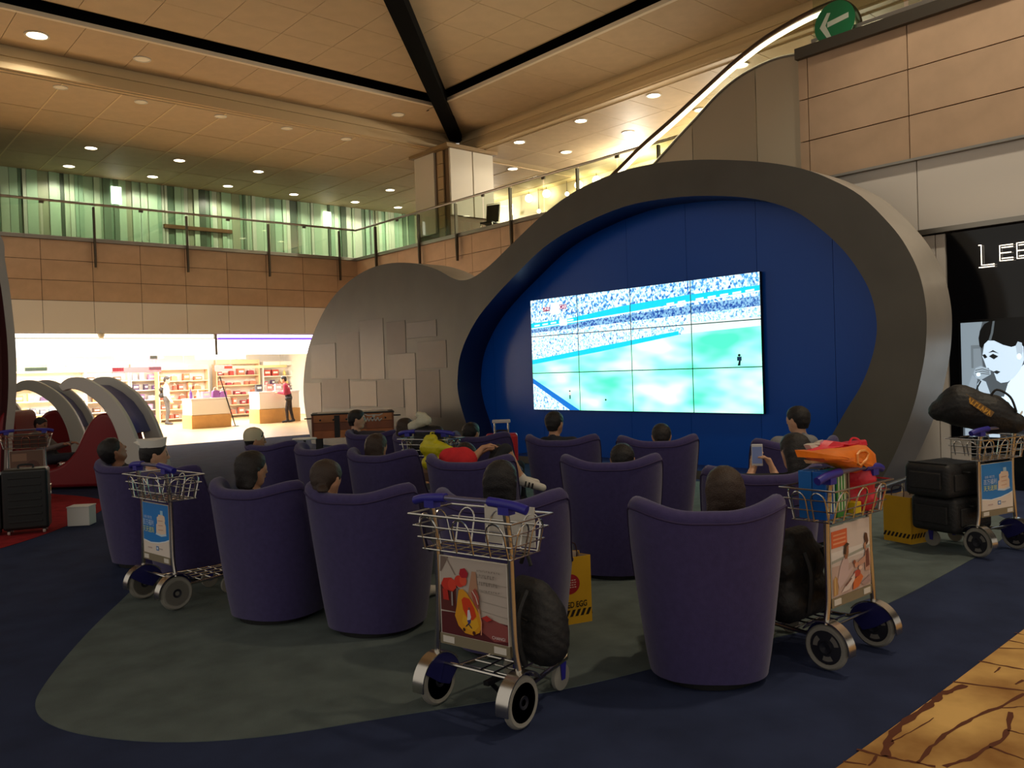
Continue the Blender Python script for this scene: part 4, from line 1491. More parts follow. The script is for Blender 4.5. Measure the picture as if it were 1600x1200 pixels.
def make_person(J, s, look, label, group=None, loc=(0, 0, 0), rz=0, h=.0095, skin=0, hair='black', style='short', top=(60, 62, 70), bottom=(36, 38, 48), shoe=(40, 38, 38), sleeves='long', shorts=False, handcurl=(.5, .5), cat='person', extra=None):
    SK, TP, BT, SH, BR, LP, EY = range(7)
    mt = [SKINS[skin], mat('cloth_%d_%d_%d' % top, top, .85, noise=.12, nscale=14, bump=.15, bscale=60), mat('cloth_%d_%d_%d' % bottom, bottom, .85, noise=.12, nscale=14, bump=.15, bscale=60), mat('shoe_%d_%d_%d' % shoe, shoe, .6), HAIRS[hair], LIP, EYE]
    pr = []
    pel, ch, nk, Hc = (np.array(J[k], float) for k in ('pelvis', 'chest', 'neck', 'head'))
    up = nrm(nk - pel)
    lat = nrm(J['shR'] - J['shL'])
    for e in (-1, 1):
        pr.append((pel + lat * .075 * e * s, pel + lat * .06 * e * s + up * .12 * s, .118 * s, .105 * s, BT, .05))
        pr.append((pel + lat * .06 * e * s + up * .14 * s, ch + lat * .075 * e * s, .108 * s, .110 * s, TP, .05))
    pr.append((J['shL'], J['shR'], .078 * s, .078 * s, TP, .05))
    pr.append((ch, nk, .10 * s, .060 * s, TP, .04))
    f, u = (nrm(x) for x in look)
    u = nrm(u - f * (u @ f))
    pr.append((nk - up * .02 * s, Hc - u * .05 * s - f * .02 * s, .056 * s, .052 * s, SK, .02))
    for e in 'LR':
        sh, el, wr_ = (np.array(J[k + e], float) for k in ('sh', 'el', 'wr'))
        long = sleeves == 'long'
        pr.append((sh, el, .066 * s, .050 * s, TP if sleeves != 'none' else SK, .03))
        if not long:
            mid = sh + (el - sh) * .62
            pr[-1] = (sh, mid, .066 * s, .060 * s, TP, .03)
            pr.append((mid, el, .045 * s, .042 * s, SK, .01))
        pr.append((el, wr_, .046 * s if long else .040 * s, .034 * s if long else .026 * s, TP if long else SK, .02))
        hd_ = nrm(J.get('hd' + e, wr_ - el))
        hn = np.array(J.get('hn' + e, (0, 0, -1)), float)
        pr += hand_prims(wr_, hd_, hn, s, SK, 1 if e == 'L' else -1, handcurl[0 if e == 'L' else 1])
        hp_, kn, an, to = (np.array(J[k + e], float) for k in ('hip', 'kn', 'an', 'to'))
        pr.append((hp_, kn, .090 * s, .062 * s, BT, .04))
        if shorts:
            pr.append((kn, an, .055 * s, .040 * s, SK, .015))
        else:
            pr.append((kn, an, .062 * s, .046 * s, BT, .03))
        d = nrm(to - an)
        base = an + V3(0, 0, -.01)
        pr.append((base - d * .035 * s, to, .045 * s, .036 * s, SH, .02))
        pr.append((base + V3(0, 0, .03) * s, base + d * .04 * s, .047 * s, .044 * s, SH, .02))
    pr += head_prims(Hc, f, u, s, dict(skin=SK, brow=BR, lip=LP, eye=EY))
    if extra:
        pr += extra
    me = surf_mesh('person', pr, mt, h)
    o = inst('person', me, loc, rot=(0, 0, rz))
    tag(o, label, cat, group)
    # hair
    r = np.cross(f, u)
    P = lambda a, b, c: Hc + s * (f * a + r * b + u * c)
    hp2 = [(P(-.022, 0, .040), P(-.022, 0, .040), .100 * s, .100 * s, 0, .02), (P(.018, 0, .050), P(.02, 0, .045), .088 * s, .088 * s, 0, .02),
           (P(-.05, 0, -.02), P(-.05, 0, -.045), .066 * s, .058 * s, 0, .03)]
    n1_ = nrm(f * .8 - u * .6)
    cuts = [(n1_, float(n1_ @ Hc) + .030 * s)]
    if style == 'short':
        cuts.append((-u, float(-u @ Hc) + .075 * s))
    if style == 'long':
        for e in (-1, 0, 1):
            hp2.append((P(-.06, .05 * e, .0), P(-.085, .065 * e, -.20), .055 * s, .040 * s, 0, .03))
    if style == 'bob':
        for e in (-1, 0, 1):
            hp2.append((P(-.04, .055 * e, .0), P(-.045, .062 * e, -.10), .050 * s, .042 * s, 0, .03))
    if style == 'bun':
        cuts.append((-u, float(-u @ Hc) + .085 * s))
        hp2.append((P(-.10, .045, -.07), P(-.125, .06, -.085), .036 * s, .030 * s, 0, .01))
    hm = surf_mesh('hair', hp2, [HAIRS[hair]], .0085, cuts, .0016)
    hobj = inst('hair', hm, (0, 0, 0), o)
    return o, dict(H=Hc, f=f, u=u, r=r, s=s)


def seat_pose(head_top, s, seat=.36, look_yaw=0., look_pitch=0., lean_max=38, arms='lap', legs='down', tilt=0.):
    """local frame of a chair: +x is where it faces; head_top is the crown in that frame"""
    L = .80 * s
    pz = seat + .115 * s
    Vv = min(max(head_top[2] - pz, .55 * L), L)
    a = min(math.acos(min(1, Vv / L)), math.radians(lean_max))
    pz = head_top[2] - L * math.cos(a) if L * math.cos(a) + pz > head_top[2] + .02 else pz
    pz = max(pz, seat + .10 * s)
    px_ = head_top[0] + L * math.sin(a) * .85
    px_ = min(px_, .12)
    a = math.asin(max(-.1, min(.75, (px_ - head_top[0]) / (L * .85))))
    hy = head_top[1]
    pel = V3(px_, hy * .5, pz)
    sp = V3(-math.sin(a), hy * .5 / (.6 * s), math.cos(a))
    sp = nrm(sp)
    J = {'pelvis': pel, 'chest': pel + sp * .30 * s, 'neck': pel + sp * .485 * s}
    f = V3(math.cos(look_yaw) * math.cos(look_pitch), math.sin(look_yaw) * math.cos(look_pitch), math.sin(look_pitch))
    u = nrm(V3(-math.sin(look_pitch) * math.cos(look_yaw), -math.sin(look_pitch) * math.sin(look_yaw), math.cos(look_pitch)) + np.cross(f, V3(0, 0, 1)) * math.sin(tilt))
    Hc = V3(*head_top) - u * .122 * s
    J['head'] = Hc
    # neck meets the head
    J['neck'] = Hc - u * .165 * s - f * .03 * s
    J['chest'] = (J['neck'] * .58 + pel * .42)
    lat = V3(0, 1, 0)
    for e, k in (('L', 1), ('R', -1)):
        sh = J['neck'] + V3(0, .165 * k * s, -.055 * s)
        sh[0] = max(sh[0], -.09)
        sh[1] = (J['neck'][1] if abs(J['neck'][1]) < .05 else math.copysign(.05, J['neck'][1])) + .155 * k * s
        J['sh' + e] = sh
        J['el' + e] = sh + V3(.10, .06 * k, -.26) * s
        J['el' + e][1] = max(-.185, min(.185, J['el' + e][1]))
        J['el' + e][0] = max(J['el' + e][0], .0)
        J['wr' + e] = pel + V3(.24, .10 * k, .10) * s
        J['hd' + e] = V3(.9, -.25 * k, -.15)
        J['hn' + e] = V3(0, 0, -1)
        J['hip' + e] = pel + V3(.03, .09 * k, -.01) * s
        J['kn' + e] = pel + V3(.44, .13 * k, .03) * s
        kn = J['kn' + e]
        J['an' + e] = V3(kn[0] + .06 * s, kn[1], .085 * s)
        J['to' + e] = J['an' + e] + V3(.17, .03 * k, -.045) * s
    return J


# ================================================================== PURPLE LOUNGE CHAIRS
M_PURP = mat('purple_wool', (66, 57, 102), .9, noise=.10, nscale=30, bump=.25, bscale=260, sheen=.25, spec=.2)
M_PURP2 = mat('purple_piping', (56, 44, 84), .9)


def sstep(a, b, x):
    t = max(0, min(1, (x - a) / (b - a)))
    return t * t * (3 - 2 * t)


def chair_top(th):
    t = abs(math.degrees(th))
    return .895 + .05 * sstep(8, 62, t) - .40 * sstep(70, 96, t) - .03 * sstep(100, 128, t)


def plan(th, sc_):
    n = 2.5
    c, s_ = math.cos(th), math.sin(th)
    x = -.385 * math.copysign(abs(c) ** (2 / n), c)
    y = .405 * math.copysign(abs(s_) ** (2 / n), s_)
    return x * sc_, y * sc_


def make_chair():
    r = empty('lounge_chair')
    TH, N, T = math.radians(128), 56, .095
    ths = [-TH + 2 * TH * i / N for i in range(N + 1)]
    z0 = .035
    rows_ = []
    for th in ths:
        h = chair_top(th)
        prof = []

        def ptat(z, inset):
            q = (z - z0) / .9
            sc_ = .735 + .275 * (q ** .85 if q > 0 else 0)
            x, y = plan(th, sc_)
            d = math.hypot(x, y)
            k = (d - inset) / d
            return (x * k, y * k, z)
        for k in range(9):
            prof.append(ptat(z0 + (h - .05 - z0) * k / 8, 0))
        for k in range(1, 8):
            a = math.pi * k / 8
            prof.append(ptat(h - .05 + .05 * math.sin(a), T / 2 - T / 2 * math.cos(a)))
        for k in range(6):
            prof.append(ptat(h - .05 + (.2 - h + .05) * k / 5, T))
        prof.append(ptat(z0, T))
        rows_.append(prof)
    mb = MB().grid(rows_)
    m = len(rows_[0])
    mb.f.append(tuple(range(m)))
    mb.f.append(tuple(len(mb.v) - m + k for k in range(m))[::-1])
    mb.m += [0, 0]
    mb.build('shell', M_PURP, r, smooth=50)
    # piping under the rim
    pip = []
    for th in ths[2:-2]:
        h = chair_top(th)
        q = (h - .055 - z0) / .9
        x, y = plan(th, .735 + .275 * q ** .85 + .004)
        pip.append((x, y, h - .055))
    MB().tube(pip, .006, 5).build('piping', M_PURP2, r, smooth=True)
    # seat cushion
    mb = MB()
    ringsC = []
    for z, k in ((.10, .92), (.26, .95), (.325, .96), (.352, .92), (.362, .80), (.364, .3)):
        rg = []
        for i in range(40):
            a = 2 * math.pi * i / 40
            c, s_ = math.cos(a), math.sin(a)
            x = .31 * math.copysign(abs(c) ** .6, c) + .055
            y = .27 * math.copysign(abs(s_) ** .6, s_)
            rg.append((x * k, y * k, z))
        ringsC.append(rg)
    mb.grid(ringsC, wrap=True)
    mb.add(ringsC[-1], [tuple(range(40))])
    mb.add(ringsC[0], [tuple(range(40))[::-1]])
    mb.build('seat_cushion', M_PURP, r, smooth=40)
    MB().lathe([(.001, 0), (.25, 0), (.25, .10), (.001, .10)], 32, sx=1.05, sy=1.0).build('plinth', BLACK, r)
    return r


proto = make_chair()
AIM = Vector((10.0, 8.3, 0))
# name: (left px, right px, rim px) of the silhouette's top, rim height about .93 m
CH = dict(c1=(132, 205, 722), c2=(178, 300, 730), c3=(292, 455, 757), c4=(440, 640, 763), c5=(655, 885, 774), c6=(985, 1238, 788), c7=(353, 418, 692), c8=(437, 530, 697), c9=(526, 632, 706), c10=(530, 612, 674),
          c11=(598, 678, 680), c12=(647, 795, 716), c13=(694, 780, 678), c14=(809, 934, 683), c15=(958, 1101, 684), c16=(863, 1042, 716), c17=(1116, 1290, 734), c18=(1188, 1325, 688))
CL = dict(c1='leftmost purple lounge chair with a sleeping man, partly hidden by its neighbour', c2='purple lounge chair behind the left trolley, taken by the man in a white cap',
          c3='purple lounge chair in the front row, just right of the left trolley', c4='purple lounge chair in front of the person with a low hair bun', c5='purple lounge chair directly behind the trolley with the slide picture',
          c6='nearest and largest purple lounge chair, beside the trolley with orange bags', c7='purple lounge chair of the person in the pale cap', c8='empty purple lounge chair in the second row beside the small white table',
          c9='second-row purple lounge chair of the brown haired person in an olive jacket', c10='purple lounge chair in front of the football table', c11='purple lounge chair half hidden by the far luggage trolley',
          c12='purple lounge chair with a boy in red lying across it', c13='purple lounge chair in front of the red suitcase', c14='third-row purple lounge chair below the left end of the video wall',
          c15='third-row purple lounge chair below the middle of the video wall', c16='purple lounge chair in the second row right of the yellow paper bag', c17='purple lounge chair of the person holding up a phone', c18='far right purple lounge chair of the man with a grey collar')
CP = {}
TWEAK = dict(c1=(0, 0, 20), c7=(.1, .0, 15), c10=(-.1, .05, 28))
first = True
for k, (l, r_, y_) in CH.items():
    a, b = at(l, y_, 2, .93), at(r_, y_, 2, .93)
    m = (a + b) / 2
    fd = (AIM - m)
    fd.z = 0
    fd.normalize()
    dz = TWEAK.get(k, (0, 0, 0))
    c = m + fd * .33 + Vector((dz[0], dz[1], 0))
    c.z = 0.004
    o = proto if first else copy_tree(proto)
    first = False
    o.location = c
    o.rotation_euler.z = math.atan2(fd.y, fd.x) + math.radians(dz[2])
    tag(o, CL[k], 'chair', 'purple lounge chairs facing the video wall')
    CP[k] = (c.copy(), o.rotation_euler.z)


def sitter(ck, hx, hy, s=.93, dx=-.06, label='', **kw):
    """seat a person in chair ck with the crown seen at pixel (hx, hy)"""
    c, rz = CP[ck]
    pk = {k: kw.pop(k) for k in ('look_yaw', 'look_pitch', 'tilt', 'lean_max') if k in kw}
    jm = kw.pop('jmod', None)
    f = Vector((math.cos(rz), math.sin(rz), 0))
    tgt = c + f * dx
    ray = Vector(ROT @ np.array([hx - 800.0, 600.0 - hy, -F_PX]))
    t = math.hypot(tgt.x, tgt.y) / math.hypot(ray.x, ray.y)
    P = Vector(CAM) + ray * t
    d = P - c
    lx, ly = d.x * math.cos(rz) + d.y * math.sin(rz), -d.x * math.sin(rz) + d.y * math.cos(rz)
    J = seat_pose((lx, ly, P.z - .004), s, **pk)
    if jm:
        jm(J, s)
    fl_ = V3(math.cos(pk.get('look_yaw', 0)) * math.cos(pk.get('look_pitch', 0)), math.sin(pk.get('look_yaw', 0)) * math.cos(pk.get('look_pitch', 0)), math.sin(pk.get('look_pitch', 0)))
    uu = V3(0, 0, 1) + np.cross(fl_, V3(0, 0, 1)) * math.sin(pk.get('tilt', 0))
    return make_person(J, s, (fl_, uu), label, loc=c, rz=rz, **kw)


G = 'people watching the video wall'
sitter('c6', 1131, 733, label='dark haired person seated in the nearest purple chair, in a grey top', group=G, hair='brown', style='bob', top=(92, 84, 90), bottom=(150, 130, 96), h=.0085)
sitter('c5', 782, 723, label='black haired person seated behind the trolley with the slide picture', group=G, style='bob', top=(40, 44, 56))
sitter('c4', 512, 722, label='person with brown hair in a low bun seated in the front row, white trainers', group=G, hair='brown', style='bun', top=(70, 60, 52), bottom=(22, 22, 26), shoe=(214, 208, 196), look_pitch=-.2)
sitter('c3', 392, 708, label='dark haired person with a visible ear seated in the front row near the left trolley', group=G, hair='dark', style='bob', top=(60, 56, 60), look_yaw=-.25)
p2_, h2 = sitter('c2', 240, 690, label='man with a white paper cap seated behind the left trolley, looking right', group=G, skin=2, top=(206, 200, 186), bottom=(40, 40, 50), h=.0075, look_yaw=-.35, dx=-.05)
sitter('c1', 165, 690, label='sleeping man with his head tipped back in the leftmost purple chair', group=G, skin=1, top=(60, 54, 60), h=.0075, look_pitch=.55, look_yaw=-.30, dx=-.10)
p7, h7 = sitter('c7', 398, 672, label='person in a pale knitted cap and cream jacket', group=G, top=(206, 198, 166), bottom=(60, 60, 66), look_yaw=-.45, dx=-.02, h=.0085)
sitter('c9', 588, 680, label='brown haired person in an olive jacket in the second row', group=G, hair='brown', style='bob', top=(128, 120, 80), bottom=(60, 58, 66))
sitter('c10', 557, 642, label='dark haired person turning right in front of the football table', group=G, style='short', skin=2, top=(60, 56, 66), look_yaw=-.9, dx=.14)
sitter('c11', 633, 655, label='brown haired person just left of the far trolley, only the crown showing', group=G, hair='brown', style='bob', top=(70, 60, 60))
sitter('c13', 736, 662, label='dark haired person behind the boy in red, only the crown showing', group=G, style='short', top=(40, 40, 46))
sitter('c14', 866, 645, label='short haired man seated below the left end of the video wall', group=G, skin=0, style='short', top=(40, 42, 50), look_yaw=-.25)
sitter('c15', 1033, 664, label='dark haired person seated below the middle of the video wall, crown showing', group=G, hair='dark', top=(220, 216, 206))
sitter('c16', 972, 696, label='black haired person sunk low in the chair right of the yellow paper bag', group=G, style='short', top=(50, 48, 60))


def px_local(ck, px_, py_, extra):
    """a pixel, at a horizontal distance a little beyond the chair's centre, in that chair's frame"""
    c, rz = CP[ck]
    ray = Vector(ROT @ np.array([px_ - 800.0, 600.0 - py_, -F_PX]))
    t = (math.hypot(c.x, c.y) + extra) / math.hypot(ray.x, ray.y)
    d = Vector(CAM) + ray * t - c
    return V3(d.x * math.cos(rz) + d.y * math.sin(rz), -d.x * math.sin(rz) + d.y * math.cos(rz), d.z)


PH = px_local('c17', 1183, 711, .24)


def phone_arms(J, s):
    w = px_local('c17', 1178, 727, .25)
    J['wrL'] = w + V3(.02, .0, -.02)
    J['elL'] = (J['shL'] + w) / 2 + V3(.02, .04, -.12)
    J['hdL'] = V3(.25, -.15, 1)
    J['hnL'] = V3(.3, -1, 0)
    w = px_local('c17', 1208, 731, .22)
    J['wrR'] = w + V3(0, 0, -.02)
    J['elR'] = (J['shR'] + w) / 2 + V3(.02, -.02, -.12)
    J['hdR'] = V3(.15, .3, 1)
    J['hnR'] = V3(.2, 1, .1)


pp, hh17 = sitter('c17', 1240, 680, label='long haired person holding up a phone, in front of the trolley with orange bags', group=G, skin=2, style='long', top=(30, 30, 36), sleeves='short', jmod=phone_arms, look_yaw=.25, look_pitch=-.1, h=.0075, handcurl=(.7, .7), dx=.0)
sitter('c18', 1246, 637, label='man with a grey collar seated at the far right of the lounge, looking left', group=G, skin=2, style='short', top=(128, 128, 130), look_yaw=.5, dx=.05)

# white paper cap, pale knitted cap
mb = MB()
H, f, u, r, s = (h2[k] for k in ('H', 'f', 'u', 'r', 's'))
Q = lambda a, b, c: tuple(H + s * (f * a + r * b + u * c))
ringA = [Q(.105 * math.cos(t) - .01, .098 * math.sin(t), .075) for t in (2 * math.pi * k / 28 for k in range(28))]
ringB = [Q(.125 * math.cos(t) - .015, .105 * math.sin(t), .135 + .02 * abs(math.cos(t))) for t in (2 * math.pi * k / 28 for k in range(28))]
ringC = [Q(.10 * math.cos(t) - .01, .06 * math.sin(t), .150) for t in (2 * math.pi * k / 28 for k in range(28))]
mb.grid([ringA, ringB, ringC], wrap=True)
mb.add(ringC, [tuple(range(28))])
mb.add([Q(-.09, -.05, .08), Q(-.09, .05, .08), Q(-.16, .03, .125), Q(-.16, -.03, .125), Q(-.09, 0, .15)], [(0, 1, 2, 3), (3, 2, 4), (0, 3, 4), (1, 4, 2)])
mb.build('paper_cap', mat('white_paper', (240, 236, 226), .8), p2_, smooth=30)
H, f, u, r, s = (h7[k] for k in ('H', 'f', 'u', 'r', 's'))
rings_ = []
for z, k in ((.005, .108), (.03, .114), (.07, .116), (.11, .104), (.14, .076), (.158, .03)):
    rings_.append([Q(k * math.cos(t) - .018, k * .92 * math.sin(t), z) for t in (2 * math.pi * i / 24 for i in range(24))])
mb = MB().grid(rings_, wrap=True)
mb.add(rings_[-1], [tuple(range(24))])
mb.build('knitted_cap', mat('cream_knit', (216, 206, 172), .9, bump=.4, bscale=120), p7, smooth=60)

# the phone
c, rz = CP['c17']
ph = empty('smartphone', (0, 0, 0))
ca, sa = math.cos(rz), math.sin(rz)
ph.location = (c.x + PH[0] * ca - PH[1] * sa, c.y + PH[0] * sa + PH[1] * ca, c.z + PH[2])
ph.rotation_euler = (0, math.radians(-8), rz + math.radians(-12))
tag(ph, 'white smartphone held up in two hands, screen towards the viewer', 'phone')
MB().box((0, 0, 0), (.009, .075, .155)).build('phone_body', mat('phone_white', (236, 234, 232), .3), ph, bevel=.004)
MB().box((-.0052, 0, 0), (.001, .066, .118)).build('phone_screen', flat((96, 104, 132), .35, .2), ph)


def boy(label):
    """boy in a red shirt lying across the chair c12, legs over the arm"""
    c, rz = CP['c12']
    s = .86
    J = {}
    # joints read off the photograph, on the chair's own distance
    L = lambda x, y, e=0.: px_local('c12', x, y, e)
    nk = L(708, 712, .02)
    J['neck'] = nk
    J['chest'] = L(716, 722, .0)
    J['pelvis'] = L(728, 760, .02)
    J['pelvis'][2] = .47
    J['head'] = nk + V3(.20, -.02, -.03)
    J['shL'], J['shR'] = L(700, 714, .06), L(724, 712, -.02)
    J['elR'], J['wrR'] = L(738, 718, -.02), L(754, 700, .02)
    J['elL'], J['wrL'] = L(735, 722, .18), L(752, 706, .16)
    J['hdR'], J['hdL'] = L(770, 694, .04) - J['wrR'], L(766, 700, .18) - J['wrL']
    J['hipR'], J['hipL'] = J['pelvis'] + V3(-.04, -.06, .0), J['pelvis'] + V3(.12, -.06, .0)
    J['knR'], J['knL'] = L(790, 703, .0), L(778, 704, .2)
    J['anR'], J['anL'] = L(815, 750, .02), L(806, 745, .24)
    J['toR'], J['toL'] = L(848, 762, .04), L(838, 754, .28)
    return make_person(J, s, (V3(.8, -.2, -.6), V3(.6, 0, .8)), label, group=G, loc=c, rz=rz, h=.0085, skin=0, style='short', top=(214, 40, 46), bottom=(34, 36, 40), shoe=(226, 220, 206), sleeves='short', shorts=True)


by, _h = boy('boy in red shirt lying across a purple chair, legs over the arm')
a_, b_ = px_local('c12', 815, 752, .02), px_local('c12', 848, 762, .04)
ax_ = nrm(b_ - a_)
for k_ in range(3):
    m_ = a_ + ax_ * (.055 + .03 * k_)
    MB().bar(tuple(m_ + V3(-.043, 0, .022)), tuple(m_ + V3(-.040, 0, -.026) - ax_ * .012), .011, .012, up=tuple(ax_)).build('shoe_stripe', BLACK, by)

# ================================================================== LUGGAGE TROLLEYS
M_TBLUE = mat('trolley_blue_plastic', (48, 44, 150), .4)
M_TBLUE2 = mat('trolley_dark_blue', (30, 30, 92), .45)
M_TIRE = mat('trolley_tyre', (150, 146, 136), .75)
M_HUB = mat('trolley_hub', (30, 30, 40), .5)
M_CARD = mat('white_card', (226, 218, 205), .6)


def arc(c, r, a0, a1, n=8):
    return [(c[0] + r * math.cos(a0 + (a1 - a0) * k / n), c[1] + r * math.sin(a0 + (a1 - a0) * k / n)) for k in range(n + 1)]


def make_trolley():
    r = empty('luggage_trolley')
    for sy in (1, -1):
        MB().tube(spl([Vector(p) for p in ((.0, .25 * sy, .235), (-.005, .232 * sy, .36), (.0, .222 * sy, .6), (-.005, .222 * sy, .8), (-.03, .222 * sy, .985))], 4), .0155, 10).build('post', CHROME, r, smooth=True)
        w = empty('rear_wheel', (0, .25 * sy, .118), parent=r)
        prof = [(.088, -.016), (.105, -.019), (.114, -.012), (.118, 0), (.114, .012), (.105, .019), (.088, .016), (.088, -.016)]
        MB().lathe(prof, 28, axis='y').build('tyre', M_TIRE, w, smooth=True)
        MB().lathe([(.001, -.012), (.03, -.020), (.034, -.010), (.088, -.008), (.088, .008), (.034, .010), (.03, .020), (.001, .012)], 24, axis='y').build('hub', M_HUB, w)
        for q in range(3):
            a = q * 2.094 + .4
            MB().prism(arc((0, 0), .072, a - .42, a + .42, 6) + arc((0, 0), .042, a + .42, a - .42, 4), lambda p: (p[0], -.0095, p[1]), lambda p: (p[0], .0095, p[1])).build('hub_cutout', mat('hub_grey', (120, 116, 110), .5), w)
        # chrome mudguard with blue cheek
        ao, ai = arc((0, 0), .142, math.radians(35), math.radians(188), 16), arc((0, 0), .136, math.radians(188), math.radians(35), 16)
        MB().prism(ao + ai, lambda p: (p[0], .25 * sy - .034, .118 + p[1]), lambda p: (p[0], .25 * sy + .034, .118 + p[1])).build('mudguard', CHROME, r, smooth=40)
        pl = arc((0, 0), .134, math.radians(20), math.radians(150), 10) + [(-.02, .0), (.05, -.03)]
        MB().prism(pl, lambda p: (p[0], .25 * sy - .030 * sy, .118 + p[1]), lambda p: (p[0], .25 * sy - .026 * sy, .118 + p[1])).build('wheel_cheek', M_TBLUE2, r)
    # handle
    MB().tube(spl([Vector(p) for p in ((-.03, .30, 1.0), (-.035, .15, 1.012), (-.035, 0, 1.012), (-.035, -.15, 1.012), (-.03, -.30, 1.0))], 4), .013, 8).build('handle_bar', mat('handle_metal', (120, 118, 150), .3, .6), r, smooth=True)
    for sy in (1, -1):
        MB().tube(spl([Vector(p) for p in ((-.03, .13 * sy, 1.012), (-.032, .20 * sy, 1.008), (-.03, .28 * sy, 1.0), (-.022, .335 * sy, .985))], 4), .022, 10, radii=None).box((-.025, .224 * sy, .985), (.05, .06, .05)).build('handle_grip', M_TBLUE, r, smooth=40)
    # wire basket
    wb_ = MB()
    R1 = [(-.10, -.31, .935), (.21, -.31, .935), (.21, .31, .935), (-.10, .31, .935)]
    R2 = [(-.055, -.265, .765), (.165, -.265, .765), (.165, .265, .765), (-.055, .265, .765)]
    wb_.tube(R1, .0055, 6, closed=True)
    for t in (.33, .66, 1.0):
        wb_.tube([tuple(a * (1 - t) + b * t for a, b in zip(p, q)) for p, q in zip(R1, R2)], .004, 6, closed=True)
    for xs in (0, 1):
        x1, x0 = ((-.10, -.055), (.21, .165))[xs]
        for yc in (-.20, 0, .20):
            arch = [(x0, yc - .05, .765), (x0 + (x1 - x0) * .6, yc - .05, .87)] + [(x0 + (x1 - x0) * (.6 + .32 * math.sin(a)), yc - .05 * math.cos(a), .87 + .055 * math.sin(a)) for a in (math.pi * k / 8 for k in range(1, 8))] + [(x0 + (x1 - x0) * .6, yc + .05, .87), (x0, yc + .05, .765)]
            wb_.tube(arch, .0045, 6)
    for sy in (1, -1):
        for xc in (.0, .11):
            arch = [(xc - .04, .265 * sy, .765), (xc - .04, .292 * sy, .87)] + [(xc - .04 * math.cos(a), (.292 + .014 * math.sin(a)) * sy, .87 + .05 * math.sin(a)) for a in (math.pi * k / 8 for k in range(1, 8))] + [(xc + .04, .292 * sy, .87), (xc + .04, .265 * sy, .765)]
            wb_.tube(arch, .0045, 6)
    for y in (-.18, -.09, 0, .09, .18):
        wb_.tube([(-.055, y, .765), (.165, y, .765)], .0035, 5)
    for x in (.0, .055, .11):
        wb_.tube([(x, -.265, .765), (x, .265, .765)], .0035, 5)
    wb_.build('wire_basket', CHROME, r, smooth=True)
    # picture board and bars
    MB().box((-.004, 0, .545), (.014, .41, .37)).build('picture_board', M_CARD, r)
    MB().box((-.004, 0, .335), (.02, .42, .05)).build('board_rail', mat('board_rail', (150, 138, 112), .5, .3), r)
    for sy in (1, -1):
        MB().box((-.0155, .155 * sy, .335), (.003, .07, .03)).build('board_sticker', M_CARD, r)
    MB().tube([(.02, .23, .20), (.02, -.23, .20)], .007, 6).build('lower_bar', CHROME, r)
    # platform
    pf = MB()
    for sy in (1, -1):
        pf.tube([(.02, .235 * sy, .20), (.12, .22 * sy, .155), (.50, .16 * sy, .150), (.60, .10 * sy, .165)], .012, 8)
    for x in (.14, .22, .30, .38, .46):
        yy = .235 - (x - .02) * .16
        pf.tube([(x, -yy, .158), (x, yy, .158)], .005, 6)
    for y in (-.08, 0, .08):
        pf.tube([(.12, y, .162), (.58, y, .162)], .005, 6)
    pf.tube([(.60, .10, .165), (.615, 0, .17), (.60, -.10, .165)], .012, 8)
    pf.build('platform', CHROME, r, smooth=True)
    MB().tube([(.10, .0, .12), (.16, .0, .06), (.16, .0, .02)], .012).box((.12, .0, .13), (.12, .03, .02)).build('brake_pedal', BLACK, r)
    for sy in (1, -1):
        cst = empty('caster', (.46, .15 * sy, .068), parent=r)
        MB().lathe([(.001, -.012), (.05, -.012), (.066, -.010), (.068, 0), (.066, .010), (.05, .012), (.001, .012)], 20, axis='y').build('caster_wheel', M_TIRE, cst, smooth=30)
        MB().prism([(-.02, .085), (.03, .085), (.015, -.012), (-.012, -.012)], lambda p: (p[0], -.02, p[1]), lambda p: (p[0], -.015, p[1])).prism([(-.02, .085), (.03, .085), (.015, -.012), (-.012, -.012)], lambda p: (p[0], .015, p[1]), lambda p: (p[0], .02, p[1])).box((.005, 0, .083), (.05, .04, .008)).build('caster_fork', M_TBLUE, cst)
    return r


BM = frame((-.0115, .20, .362), (0, -1, 0), (0, 0, 1))


